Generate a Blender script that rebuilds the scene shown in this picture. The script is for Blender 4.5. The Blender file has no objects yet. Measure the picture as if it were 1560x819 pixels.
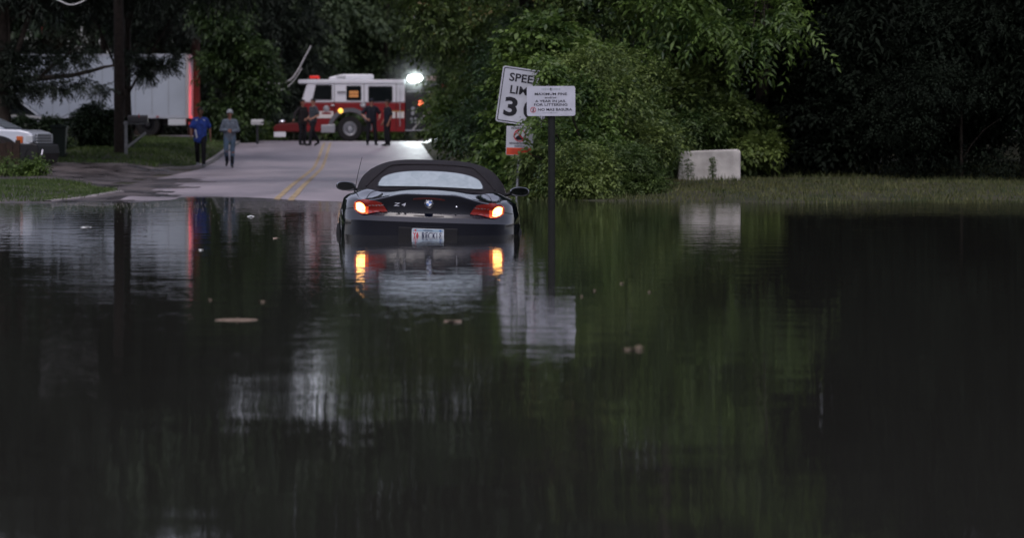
import bpy, bmesh, math, random
import numpy as np
from mathutils import Vector, Matrix
from mathutils.bvhtree import BVHTree
R = math.radians
scene = bpy.context.scene
col = scene.collection
F = 3744.0          # focal length in photograph pixels
EYE = 0.92          # camera height above the flood water

def at(px, py, d):
    return Vector(((px-544)/F*d, d, EYE-(py-216)/F*d))
def ax(px, d):
    return (px-544)/F*d

# ------------------------------------------------------------------ materials
MATS = {}
def mat(name, color, rough=0.6, metal=0.0, var=0.0, scale=6.0, bump=0.0, bscale=40.0, coat=0.0, emis=None, estr=0.0, spec=0.5, dirt=None, rvar=0.0):
    if name in MATS: return MATS[name]
    m = bpy.data.materials.new(name); m.use_nodes = True
    nt = m.node_tree; b = nt.nodes['Principled BSDF']
    b.inputs['Base Color'].default_value = (*color, 1)
    b.inputs['Roughness'].default_value = rough
    b.inputs['Metallic'].default_value = metal
    b.inputs['Specular IOR Level'].default_value = spec if rough < .4 or spec != .5 else .25
    if coat: b.inputs['Coat Weight'].default_value = coat; b.inputs['Coat Roughness'].default_value = 0.03
    if emis: b.inputs['Emission Color'].default_value = (*emis, 1); b.inputs['Emission Strength'].default_value = estr
    if var or bump or rvar:
        tc = nt.nodes.new('ShaderNodeTexCoord')
    if var or rvar:
        n = nt.nodes.new('ShaderNodeTexNoise'); n.inputs['Scale'].default_value = scale; n.inputs['Detail'].default_value = 6
        nt.links.new(tc.outputs['Object'], n.inputs['Vector'])
        if var:
            r = nt.nodes.new('ShaderNodeValToRGB')
            lo = tuple(c*(1-var) for c in color) if dirt is None else dirt
            hi = tuple(min(1, c*(1+var*0.6)) for c in color)
            r.color_ramp.elements[0].position = 0.32; r.color_ramp.elements[1].position = 0.68
            r.color_ramp.elements[0].color = (*lo, 1); r.color_ramp.elements[1].color = (*hi, 1)
            nt.links.new(n.outputs['Fac'], r.inputs['Fac']); nt.links.new(r.outputs['Color'], b.inputs['Base Color'])
        if rvar:
            mr = nt.nodes.new('ShaderNodeMapRange'); mr.inputs['From Min'].default_value = .3; mr.inputs['From Max'].default_value = .7
            mr.inputs['To Min'].default_value = max(0.02, rough-rvar); mr.inputs['To Max'].default_value = min(1, rough+rvar)
            nt.links.new(n.outputs['Fac'], mr.inputs['Value']); nt.links.new(mr.outputs['Result'], b.inputs['Roughness'])
    if bump:
        n2 = nt.nodes.new('ShaderNodeTexNoise'); n2.inputs['Scale'].default_value = bscale; n2.inputs['Detail'].default_value = 4
        nt.links.new(tc.outputs['Object'], n2.inputs['Vector'])
        bp = nt.nodes.new('ShaderNodeBump'); bp.inputs['Strength'].default_value = bump; bp.inputs['Distance'].default_value = 0.02
        nt.links.new(n2.outputs['Fac'], bp.inputs['Height']); nt.links.new(bp.outputs['Normal'], b.inputs['Normal'])
    MATS[name] = m
    return m

def leaf_mat(name, c0, c1, rough=0.5, trans=0.25, spec=0.35, patch=None):
    if name in MATS: return MATS[name]
    m = bpy.data.materials.new(name); m.use_nodes = True
    nt = m.node_tree; b = nt.nodes['Principled BSDF']
    g = nt.nodes.new('ShaderNodeNewGeometry')
    tc = nt.nodes.new('ShaderNodeTexCoord')
    n = nt.nodes.new('ShaderNodeTexNoise'); n.inputs['Scale'].default_value = 0.9; n.inputs['Detail'].default_value = 3
    nt.links.new(tc.outputs['Object'], n.inputs['Vector'])
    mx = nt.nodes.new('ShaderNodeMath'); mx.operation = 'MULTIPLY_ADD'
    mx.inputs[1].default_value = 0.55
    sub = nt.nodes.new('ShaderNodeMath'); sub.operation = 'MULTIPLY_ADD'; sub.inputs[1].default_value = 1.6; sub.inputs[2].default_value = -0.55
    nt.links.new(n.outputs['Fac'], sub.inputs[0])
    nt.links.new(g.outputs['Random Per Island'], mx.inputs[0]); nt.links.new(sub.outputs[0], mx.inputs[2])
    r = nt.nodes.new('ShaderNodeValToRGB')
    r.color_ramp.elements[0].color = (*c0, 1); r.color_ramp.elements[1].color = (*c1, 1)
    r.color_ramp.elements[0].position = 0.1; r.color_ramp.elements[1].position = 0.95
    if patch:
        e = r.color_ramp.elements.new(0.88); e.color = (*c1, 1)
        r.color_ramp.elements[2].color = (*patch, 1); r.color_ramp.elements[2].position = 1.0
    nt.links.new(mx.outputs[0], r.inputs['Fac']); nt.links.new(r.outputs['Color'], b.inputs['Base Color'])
    b.inputs['Roughness'].default_value = rough; b.inputs['Specular IOR Level'].default_value = spec
    t = nt.nodes.new('ShaderNodeBsdfTranslucent'); nt.links.new(r.outputs['Color'], t.inputs['Color'])
    ms = nt.nodes.new('ShaderNodeMixShader'); ms.inputs['Fac'].default_value = trans
    out = nt.nodes['Material Output']
    nt.links.new(b.outputs[0], ms.inputs[1]); nt.links.new(t.outputs[0], ms.inputs[2]); nt.links.new(ms.outputs[0], out.inputs['Surface'])
    MATS[name] = m
    return m

# ------------------------------------------------------------------ objects
def tag(o, label=None, cat=None, group=None, kind=None):
    if label: o['label'] = label
    if cat: o['category'] = cat
    if group: o['group'] = group
    if kind: o['kind'] = kind
    return o
def thing(name, label, cat, loc=(0, 0, 0), rot=(0, 0, 0), group=None):
    o = bpy.data.objects.new(name, None); col.objects.link(o)
    o.empty_display_size = 0.2
    o.location = loc; o.rotation_euler = rot
    return tag(o, label, cat, group)
def link(name, me, m, parent=None, loc=(0, 0, 0), rot=(0, 0, 0)):
    o = bpy.data.objects.new(name, me); col.objects.link(o)
    for x in (m if isinstance(m, (list, tuple)) else [m]): me.materials.append(x)
    o.parent = parent; o.location = loc; o.rotation_euler = rot
    return o
def copy_tree(o, parent=None):
    c = o.copy(); col.objects.link(c); c.parent = parent
    for ch in list(o.children): copy_tree(ch, c)
    return c

class MB:
    def __init__(s): s.v = []; s.f = []; s.m = []; s.mi = 0
    def add(s, vs, fs):
        n = len(s.v); s.v += [tuple(p) for p in vs]
        for f in fs: s.f.append(tuple(i+n for i in f)); s.m.append(s.mi)
        return s
    def box(s, c, size, rot=None):
        hx, hy, hz = (q/2 for q in size)
        P = [Vector((x, y, z)) for x in (-hx, hx) for y in (-hy, hy) for z in (-hz, hz)]
        if rot is not None:
            Mx = rot if isinstance(rot, Matrix) else Matrix.Rotation(rot[2], 3, 'Z') @ Matrix.Rotation(rot[1], 3, 'Y') @ Matrix.Rotation(rot[0], 3, 'X')
            P = [Mx @ p for p in P]
        c = Vector(c); P = [p+c for p in P]
        return s.add(P, [(0, 1, 3, 2), (4, 6, 7, 5), (0, 4, 5, 1), (2, 3, 7, 6), (0, 2, 6, 4), (1, 5, 7, 3)])
    def prism(s, poly, y0, y1, axis='y'):
        """polygon in (x,z) extruded along y"""
        n = len(poly)
        if axis == 'y': A = [(x, y0, z) for x, z in poly]; B = [(x, y1, z) for x, z in poly]
        elif axis == 'x': A = [(y0, x, z) for x, z in poly]; B = [(y1, x, z) for x, z in poly]
        else: A = [(x, z, y0) for x, z in poly]; B = [(x, z, y1) for x, z in poly]
        fs = [tuple(range(n)), tuple(range(2*n-1, n-1, -1))]
        for i in range(n):
            j = (i+1) % n; fs.append((i, i+n, j+n, j))
        return s.add(A+B, fs)
    def tube(s, pts, rad, n=8, cap=True, sy=1.0):
        pts = [Vector(p) for p in pts]
        if not hasattr(rad, '__len__'): rad = [rad]*len(pts)
        rings = []; up = None
        for i, p in enumerate(pts):
            t = (pts[min(i+1, len(pts)-1)]-pts[max(i-1, 0)]).normalized()
            if up is None: up = Vector((0, 0, 1)) if abs(t.z) < 0.9 else Vector((0, 1, 0))
            u = (up - t*up.dot(t)).normalized(); w = t.cross(u); up = u
            rings.append([p+(u*math.cos(a)*sy+w*math.sin(a))*rad[i] for a in [2*math.pi*k/n for k in range(n)]])
        vs = [q for r in rings for q in r]; fs = []
        for i in range(len(rings)-1):
            for k in range(n):
                k2 = (k+1) % n
                fs.append((i*n+k, i*n+k2, (i+1)*n+k2, (i+1)*n+k))
        if cap:
            fs.append(tuple(range(n-1, -1, -1))); fs.append(tuple((len(rings)-1)*n+k for k in range(n)))
        return s.add(vs, fs)
    def lathe(s, prof, origin, axis, n=24):
        """profile of (radius, along-axis); closed ring revolve"""
        axis = Vector(axis).normalized(); o = Vector(origin)
        u = Vector((0, 0, 1)) if abs(axis.z) < 0.9 else Vector((1, 0, 0))
        u = (u-axis*u.dot(axis)).normalized(); w = axis.cross(u)
        vs = []; m = len(prof)
        for k in range(n):
            a = 2*math.pi*k/n; dirv = u*math.cos(a)+w*math.sin(a)
            vs += [o+axis*h+dirv*r for r, h in prof]
        fs = []
        for k in range(n):
            k2 = (k+1) % n
            for i in range(m-1): fs.append((k*m+i, k*m+i+1, k2*m+i+1, k2*m+i))
        return s.add(vs, fs)
    def ball(s, c, r, n=12, m=8):
        c = Vector(c); r = Vector(r) if hasattr(r, '__len__') else Vector((r, r, r))
        vs = [c+Vector((0, 0, r.z))]
        for i in range(1, m):
            t = math.pi*i/m
            for k in range(n):
                a = 2*math.pi*k/n
                vs.append(c+Vector((r.x*math.sin(t)*math.cos(a), r.y*math.sin(t)*math.sin(a), r.z*math.cos(t))))
        vs.append(c-Vector((0, 0, r.z)))
        fs = [(0, 1+k, 1+(k+1) % n) for k in range(n)]
        for i in range(m-2):
            for k in range(n):
                k2 = (k+1) % n
                fs.append((1+i*n+k, 1+(i+1)*n+k, 1+(i+1)*n+k2, 1+i*n+k2))
        L = len(vs)-1
        fs += [(L, 1+(m-2)*n+(k+1) % n, 1+(m-2)*n+k) for k in range(n)]
        return s.add(vs, fs)
    def grid(s, P):
        """P[i][j] points"""
        r = len(P); c = len(P[0])
        vs = [q for row in P for q in row]
        fs = [(i*c+j, i*c+j+1, (i+1)*c+j+1, (i+1)*c+j) for i in range(r-1) for j in range(c-1)]
        return s.add(vs, fs)
    def mesh(s, name, smooth=None, merge=0, fix=True):
        me = bpy.data.meshes.new(name); me.from_pydata(s.v, [], s.f); me.update()
        if len(set(s.m)) > 1: me.polygons.foreach_set('material_index', s.m)
        if fix or merge:
            bm = bmesh.new(); bm.from_mesh(me)
            if merge: bmesh.ops.remove_doubles(bm, verts=bm.verts, dist=merge)
            if fix: bmesh.ops.recalc_face_normals(bm, faces=bm.faces)
            bm.to_mesh(me); bm.free()
        if smooth is not None:
            me.polygons.foreach_set('use_smooth', [True]*len(me.polygons)); me.set_sharp_from_angle(angle=R(smooth))
        return me
    def build(s, name, m, parent=None, smooth=None, bevel=0, loc=(0, 0, 0), rot=(0, 0, 0), merge=0, fix=True):
        o = link(name, s.mesh(name, smooth, merge, fix), m, parent, loc, rot)
        if bevel:
            b = o.modifiers.new('bevel', 'BEVEL'); b.width = bevel; b.segments = 2; b.limit_method = 'ANGLE'; b.angle_limit = R(35)
            b.harden_normals = False
        return o

def rrect(w, h, r, n=5, cx=0, cz=0):
    P = []
    for sx, sz, a0 in ((1, 1, 0), (-1, 1, 90), (-1, -1, 180), (1, -1, 270)):
        for k in range(n+1):
            a = R(a0+90*k/n)
            P.append((cx+sx*(w/2-r)+r*math.cos(a), cz+sz*(h/2-r)+r*math.sin(a)))
    return P
def disc(r, n=24, cx=0, cz=0): return [(cx+r*math.cos(2*math.pi*k/n), cz+r*math.sin(2*math.pi*k/n)) for k in range(n)]

def text_mesh(txt, size, bold=0.0, xs=1.0, align='CENTER', ext=0.001):
    c = bpy.data.curves.new('lettering', 'FONT'); c.body = txt; c.size = size; c.offset = bold*size; c.extrude = ext
    c.align_x = align; c.align_y = 'CENTER'; c.resolution_u = 3
    o = bpy.data.objects.new('lettering', c); col.objects.link(o)
    bpy.context.view_layer.update()
    me = bpy.data.meshes.new_from_object(o.evaluated_get(bpy.context.evaluated_depsgraph_get()))
    bpy.data.objects.remove(o); bpy.data.curves.remove(c)
    co = np.empty(len(me.vertices)*3); me.vertices.foreach_get('co', co); co = co.reshape(-1, 3)
    new = np.stack([co[:, 0]*xs, -co[:, 2], co[:, 1]], 1)       # stands up, reads from -y
    me.vertices.foreach_set('co', new.ravel()); me.materials.clear(); me.update()
    return me
def text(txt, size, m, parent, x, y, z, bold=0.0, xs=1.0, name='lettering', rot=(0, 0, 0)):
    return link(name, text_mesh(txt, size, bold, xs), m, parent, (x, y, z), rot)

def baked(o):
    """apply an object's modifiers to its mesh"""
    bpy.context.view_layer.update()
    me = bpy.data.meshes.new_from_object(o.evaluated_get(bpy.context.evaluated_depsgraph_get()))
    o.modifiers.clear(); old = o.data; o.data = me; bpy.data.meshes.remove(old)
    return me

# ------------------------------------------------------------------ leaves
def tri_mesh(name, V, T):
    me = bpy.data.meshes.new(name)
    me.vertices.add(len(V)); me.vertices.foreach_set('co', V.astype(np.float32).ravel())
    nt = len(T); me.loops.add(nt*3); me.loops.foreach_set('vertex_index', T.astype(np.int32).ravel())
    me.polygons.add(nt); me.polygons.foreach_set('loop_start', np.arange(0, nt*3, 3, dtype=np.int32))
    me.update(calc_edges=True)
    return me
def norm(a): return a/np.maximum(np.linalg.norm(a, axis=-1, keepdims=True), 1e-9)

def sprig_mesh(name, rng, pos, dirs, L, k, leaf, width, droop=0.35, spread=0.9, flat=0.0):
    n = len(pos)
    d = norm(dirs)
    up = np.array([0, 0, 1.0])+rng.normal(0, 0.35*(1-flat)+.05, (n, 3))
    s = norm(np.cross(d, up)); nr = norm(np.cross(s, d))
    t = (np.arange(k)+0.6)/k
    sg = np.where(np.arange(k) % 2 == 0, 1.0, -1.0)
    sg[-1] = 0.0
    Ls = L*rng.uniform(.6, 1.3, (n, 1, 1))
    base = pos[:, None, :]+d[:, None, :]*t[None, :, None]*Ls - np.array([0, 0, 1.0])*(t[None, :, None]**2)*Ls*droop
    ld = norm(0.55*d[:, None, :]+spread*sg[None, :, None]*s[:, None, :]+rng.normal(0, .25, (n, k, 3))-np.array([0, 0, droop]))
    nn = nr[:, None, :]+rng.normal(0, .35, (n, k, 3))
    w = norm(np.cross(ld, nn)); nn = np.cross(w, ld)
    sz = leaf*rng.uniform(.65, 1.25, (n, k, 1))
    a = base; c = base+ld*sz-np.array([0, 0, 1.0])*sz*.12
    mid = base+ld*sz*.45+nn*sz*.10
    b = mid+w*sz*width; e = mid-w*sz*width
    V = np.stack([a, b, c, e], 2).reshape(-1, 3)
    q = np.arange(n*k)*4
    T = np.concatenate([np.stack([q, q+1, q+2], 1), np.stack([q, q+2, q+3], 1)])
    return V, T

def blob_points(rng, blobs, n, shell=(0.55, 1.02), zcut=None, under=0.5):
    vol = np.array([(b[1][0]*b[1][1]*b[1][2])**(2/3) for b in blobs]); p = vol/vol.sum()
    idx = rng.choice(len(blobs), n, p=p)
    C = np.array([b[0] for b in blobs])[idx]; S = np.array([b[1] for b in blobs])[idx]
    u = norm(rng.normal(0, 1, (n, 3)))
    # lumpy surface: sub-clump the directions so that light tops and dark hollows appear
    ph = np.sin(u[:, 0]*5.3+idx)+np.sin(u[:, 1]*6.1+idx*1.7)+np.sin(u[:, 2]*5.7+idx*.6)
    r = rng.uniform(shell[0]**2, shell[1]**2, n)**.5*(1+0.07*ph)
    pos = C+u*S*r[:, None]
    d = norm(u/ S*S.mean(1, keepdims=True))*0.8+rng.normal(0, .45, (n, 3))
    d[:, 2] = d[:, 2]*.6-.1
    return pos, d

def sub_blobs(rng, blobs, k, size=0.42):
    """break every blob into k smaller clumps on its surface, with gaps between them"""
    out = []
    for c, r in blobs:
        c = np.array(c); r = np.array(r)
        for i in range(k):
            u = norm(rng.normal(0, 1, 3)); q = rng.uniform(.55, .95)
            s = rng.uniform(.6, 1.25)*size
            out.append((tuple(c+u*r*q), tuple(r*s*np.array([1.15, 1.15, .62]))))
    return out

def crown(name, rng, blobs, n, m, parent, L=.35, k=6, leaf=.11, width=.24, droop=.35, shell=(.3, 1.02), clump=9, csize=.42, flat=0.0, spread=.9):
    bl = sub_blobs(rng, blobs, clump, csize) if clump else blobs
    pos, d = blob_points(rng, bl, n, shell)
    V, T = sprig_mesh(name, rng, pos, d, L, k, leaf, width, droop, spread, flat)
    return link(name, tri_mesh(name, V, T), m, parent)

def limbs(mb, rng, base, top, r0, ends, n=8):
    base = Vector(base); top = Vector(top)
    pts = []
    for i in range(7):
        t = i/6
        p = base.lerp(top, t)+Vector((rng.normal(0, .04), rng.normal(0, .04), 0))*(t*(top-base).length*.25)
        pts.append(p)
    mb.tube(pts, [r0*(1.35 if i == 0 else 1)*(1-.75*i/6) for i in range(7)], n)
    for e in ends:
        e = Vector(e); t = rng.uniform(.25, .9); i = min(5, int(t*6)); s = pts[i]
        mid = s.lerp(e, .5)+Vector((0, 0, .12*(e-s).length))
        mb.tube([s, s.lerp(mid, .5)+Vector((0, 0, .03)), mid, mid.lerp(e, .55), e], [r0*.42*(1-.6*t), r0*.33*(1-.6*t), r0*.24*(1-.5*t), r0*.15, r0*.06], 6)
# ------------------------------------------------------------------ world, sun, camera
w = bpy.data.worlds.new("World"); scene.world = w; w.use_nodes = True
nt = w.node_tree; bg = nt.nodes['Background']
sky = nt.nodes.new('ShaderNodeTexSky'); sky.sky_type = 'NISHITA'; sky.sun_disc = False
sky.sun_elevation = R(58); sky.sun_rotation = R(192); sky.air_density = 1.0; sky.dust_density = 3.0; sky.ozone_density = 1.0
hs = nt.nodes.new('ShaderNodeHueSaturation'); hs.inputs['Saturation'].default_value = 0.42
tint = nt.nodes.new('ShaderNodeMix'); tint.data_type = 'RGBA'; tint.blend_type = 'MULTIPLY'; tint.inputs['Factor'].default_value = 1.0
tint.inputs[7].default_value = (1.0, 0.95, 1.06, 1)
nt.links.new(sky.outputs[0], hs.inputs['Color']); nt.links.new(hs.outputs[0], tint.inputs[6]); nt.links.new(tint.outputs[2], bg.inputs['Color'])
bg.inputs['Strength'].default_value = 0.178
sl = bpy.data.lights.new('sun', 'SUN'); sl.energy = 0.5; sl.angle = R(25); sl.color = (1, .96, .9)
so = bpy.data.objects.new('sun', sl); col.objects.link(so)
# sky sun_rotation is clockwise from +y; the lamp points the same way
el, az = R(58), R(192)
sd = Vector((math.sin(az)*math.cos(el), math.cos(az)*math.cos(el), math.sin(el)))
so.rotation_euler = (-sd).to_track_quat('-Z', 'Y').to_euler()

cd = bpy.data.cameras.new('camera'); cam = bpy.data.objects.new('camera', cd); col.objects.link(cam); scene.camera = cam
cam.location = (0, 0, EYE); cam.rotation_euler = (R(90), 0, 0)
cd.sensor_width = 36; cd.lens = 36*F/1560
cd.shift_x = 236/1560; cd.shift_y = -193.5/1560
cd.clip_start = 0.1; cd.clip_end = 3000
cd.dof.use_dof = True; cd.dof.focus_distance = 27.0; cd.dof.aperture_fstop = 2.4
scene.view_settings.view_transform = 'Standard'; scene.view_settings.look = 'None'; scene.view_settings.exposure = 0
try:
    scene.cycles.max_bounces = 6; scene.cycles.diffuse_bounces = 3; scene.cycles.glossy_bounces = 4; scene.cycles.transmission_bounces = 4
    scene.cycles.use_denoising = True; scene.cycles.sample_clamp_indirect = 6
    scene.cycles.caustics_reflective = False; scene.cycles.caustics_refractive = False
except Exception: pass

# ------------------------------------------------------------------ ground
def smooth(a, b, x): t = np.clip((x-a)/(b-a), 0, 1); return t*t*(3-2*t)
def prof(pts):
    xs = np.array([p[0] for p in pts], float); zs = np.array([p[1] for p in pts], float)
    fx = np.arange(-120, 900, 1.0); fz = np.interp(fx, xs, zs)
    ker = np.ones(5)/5; fz2 = np.convolve(np.pad(fz, 2, 'edge'), ker, 'valid')
    return lambda y: np.interp(y, fx, fz2)
road_p = prof([(-120, -.6), (22, -.6), (26, -.54), (31, -.33), (37.5, 0), (48, .05), (60, .08), (73, .12), (80, .28), (87, .53), (93, .76), (99, .90), (107, .94), (130, 1.0), (220, 3), (900, 8)])
left_p = prof([(-120, -.7), (24, -.7), (36, -.06), (39, .03), (43, .10), (48, .15), (60, .18), (69, .32), (75, .58), (90, .9), (104, 1.15), (130, 1.3), (220, 3), (900, 8)])
right_p = prof([(-120, -.8), (30, -.5), (36.5, -.04), (40, .06), (44, .13), (48, .2), (60, .4), (75, .8), (100, 1.3), (130, 1.6), (220, 3), (900, 8)])
def gz(X, Y):
    X = np.asarray(X, float); Y = np.asarray(Y, float)
    wl = smooth(4.7, 6.6, -X); wr = smooth(2.7, 4.0, X)
    z = road_p(Y)*(1-wl-wr)+left_p(Y)*wl+right_p(Y)*wr
    rough = (np.sin(X*1.7+Y*.6)+np.sin(X*.9-Y*1.1+2)+np.sin(Y*2.3+X*.4))*.010
    z = z+.022*(np.sin(X*1.1+.7)+.6*np.sin(X*2.7+Y*.9)+.5*np.sin(X*.45-1))*smooth(30, 35, Y)*(1-smooth(39, 46, Y))
    return z+rough*np.clip(wl+wr, 0, 1)*(Y < 200)
def G(x, y): return float(gz(x, y))

gx = np.unique(np.concatenate([np.arange(-400, -40, 30), np.arange(-40, -12, 1.0), np.arange(-12, 12.01, .25), np.arange(13, 41, 1.0), np.arange(60, 401, 30), [-4.6, 2.5]]))
gy = np.unique(np.concatenate([np.arange(-110, 20, 10), np.arange(20, 34, 1.0), np.arange(34, 76, .4), np.arange(76, 114, 1.0), np.arange(114, 140, 2), np.arange(140, 850, 30)]))
GX, GY = np.meshgrid(gx, gy, indexing='ij'); GZ = gz(GX, GY)
def sheet(name, mask, m, lift, label_kind='structure'):
    """grid cells of the common ground net where mask(xc, yc), raised by lift"""
    xc = (gx[:-1]+gx[1:])/2; yc = (gy[:-1]+gy[1:])/2
    XC, YC = np.meshgrid(xc, yc, indexing='ij'); ok = mask(XC, YC)
    ids = -np.ones(GX.shape, int); used = np.zeros(GX.shape, bool)
    I, J = np.nonzero(ok)
    for a, b in ((0, 0), (1, 0), (1, 1), (0, 1)): used[I+a, J+b] = True
    ids[used] = np.arange(used.sum())
    V = np.stack([GX[used], GY[used], GZ[used]+lift], 1)
    a, b, c, d = ids[I, J], ids[I+1, J], ids[I+1, J+1], ids[I, J+1]
    T = np.concatenate([np.stack([a, b, c], 1), np.stack([a, c, d], 1)])
    me = tri_mesh(name, V, T); me.polygons.foreach_set('use_smooth', [True]*len(me.polygons))
    o = link(name, me, m); o['kind'] = label_kind
    return o
soil = mat('soil', (.035, .032, .018), .9, var=.5, scale=1.2, bump=.6, bscale=12, dirt=(.018, .024, .010))
sheet('ground', lambda x, y: np.ones_like(x, bool), soil, 0)

def asphalt_mat(name, base, wet, rough, wrough, scale=.5):
    m = bpy.data.materials.new(name); m.use_nodes = True; nt = m.node_tree; b = nt.nodes['Principled BSDF']
    tc = nt.nodes.new('ShaderNodeTexCoord'); mp = nt.nodes.new('ShaderNodeMapping'); mp.inputs['Scale'].default_value = (1, .35, 1)
    nt.links.new(tc.outputs['Object'], mp.inputs['Vector'])
    n = nt.nodes.new('ShaderNodeTexNoise'); n.inputs['Scale'].default_value = scale; n.inputs['Detail'].default_value = 8; n.inputs['Roughness'].default_value = .6
    nt.links.new(mp.outputs[0], n.inputs['Vector'])
    r = nt.nodes.new('ShaderNodeValToRGB'); r.color_ramp.elements[0].position = .38; r.color_ramp.elements[1].position = .60
    r.color_ramp.elements[0].color = (*wet, 1); r.color_ramp.elements[1].color = (*base, 1)
    nt.links.new(n.outputs['Fac'], r.inputs['Fac'])
    n3 = nt.nodes.new('ShaderNodeTexNoise'); n3.inputs['Scale'].default_value = 60; n3.inputs['Detail'].default_value = 3
    nt.links.new(tc.outputs['Object'], n3.inputs['Vector'])
    mx = nt.nodes.new('ShaderNodeMix'); mx.data_type = 'RGBA'; mx.blend_type = 'OVERLAY'; mx.inputs['Factor'].default_value = .5
    nt.links.new(r.outputs['Color'], mx.inputs[6]); nt.links.new(n3.outputs['Fac'], mx.inputs[7])
    nt.links.new(mx.outputs[2], b.inputs['Base Color'])
    mr = nt.nodes.new('ShaderNodeMapRange'); mr.inputs['From Min'].default_value = .38; mr.inputs['From Max'].default_value = .6
    mr.inputs['To Min'].default_value = wrough; mr.inputs['To Max'].default_value = rough
    nt.links.new(n.outputs['Fac'], mr.inputs['Value']); nt.links.new(mr.outputs[0], b.inputs['Roughness'])
    bp = nt.nodes.new('ShaderNodeBump'); bp.inputs['Strength'].default_value = .35; bp.inputs['Distance'].default_value = .01
    nt.links.new(n3.outputs['Fac'], bp.inputs['Height']); nt.links.new(bp.outputs['Normal'], b.inputs['Normal'])
    return m
asph = asphalt_mat('asphalt', (.29, .255, .275), (.17, .15, .165), .55, .42)
gravel = asphalt_mat('wet_gravel', (.085, .07, .068), (.022, .018, .018), .7, .25, 1.1)
sheet('road', lambda x, y: ((x > -4.6) & (x < 2.5) & (y < 100)) | ((y > 98) & (y < 113) & (np.abs(x) < 60)), asph, .006)
dn = lambda x, y: np.sin(x*2.1+y*.7)*.5+np.sin(y*1.3-x)*.5
sheet('driveway', lambda x, y: (x < -4.6+.0*x) & (x > -13) & (y > 45.5+1.2*dn(x, y)+np.clip(-x-6.5, 0, 9)*.9) & (y < 68.5+.6*dn(x, y)) & ~((x > -4.9) & (dn(x, y) > .3)), gravel, .005)
# muddy apron where the flood meets the drive
sheet('muddy_shoulder', lambda x, y: (x < -3.4+.5*dn(x*1.5, y*1.7)) & (x > -7.0+.1*(y-40)) & (y > 34) & (y < 56+1.5*dn(x, y)) & ((x > -4.6) | (y < 45)) , gravel, .011)
yel = mat('road_paint', (.36, .27, .16), .6, var=.45, scale=3, dirt=(.2, .15, .08))
def stripe(name, x0, x1, y0, y1, m, lift):
    ys = gy[(gy >= y0) & (gy <= y1)]
    P = [[(x0, y, G(x0, y)+lift), (x1, y, G(x1, y)+lift)] for y in ys]
    mb = MB().grid(P)
    return tag(mb.build(name, m, fix=False), kind='structure')
for xx in (-1.34, -1.10):
    stripe('road_marking', xx, xx+.10, 20, 98, yel, .012)
# low kerb along the lawn side of the road
kerb = mat('concrete', (.22, .2, .2), .7, var=.3, scale=5)
mb = MB()
ys = np.arange(66, 99, 1.0)
prev = None
P = []
for y in ys:
    x = -4.62-.9*float(smooth(73, 66, y)) if y < 73 else -4.62
    z = G(-4.6, y); P.append([(x-.16, y, z-.1), (x-.15, y, z+.10), (x-.02, y, z+.10), (x, y, z-.1)])
mb.grid(P); tag(mb.build('kerb', kerb, fix=False), kind='structure')
P = []
for i in range(30):
    t = i/29; y = 37.5+t*6.2; x = (float(np.interp(y, [37.3, 38.5, 40, 43, 45], [76, 110, 150, 190, 186]))-544)/F*y+.04*math.sin(i*1.3)
    z = G(x, y); P.append([(x-.22, y, z-.1), (x-.16, y, z+.03), (x-.04, y, z+.025), (x+.03, y, z-.1)])
mb = MB().grid(P); tag(mb.build('kerb', kerb, fix=False), kind='structure')

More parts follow.
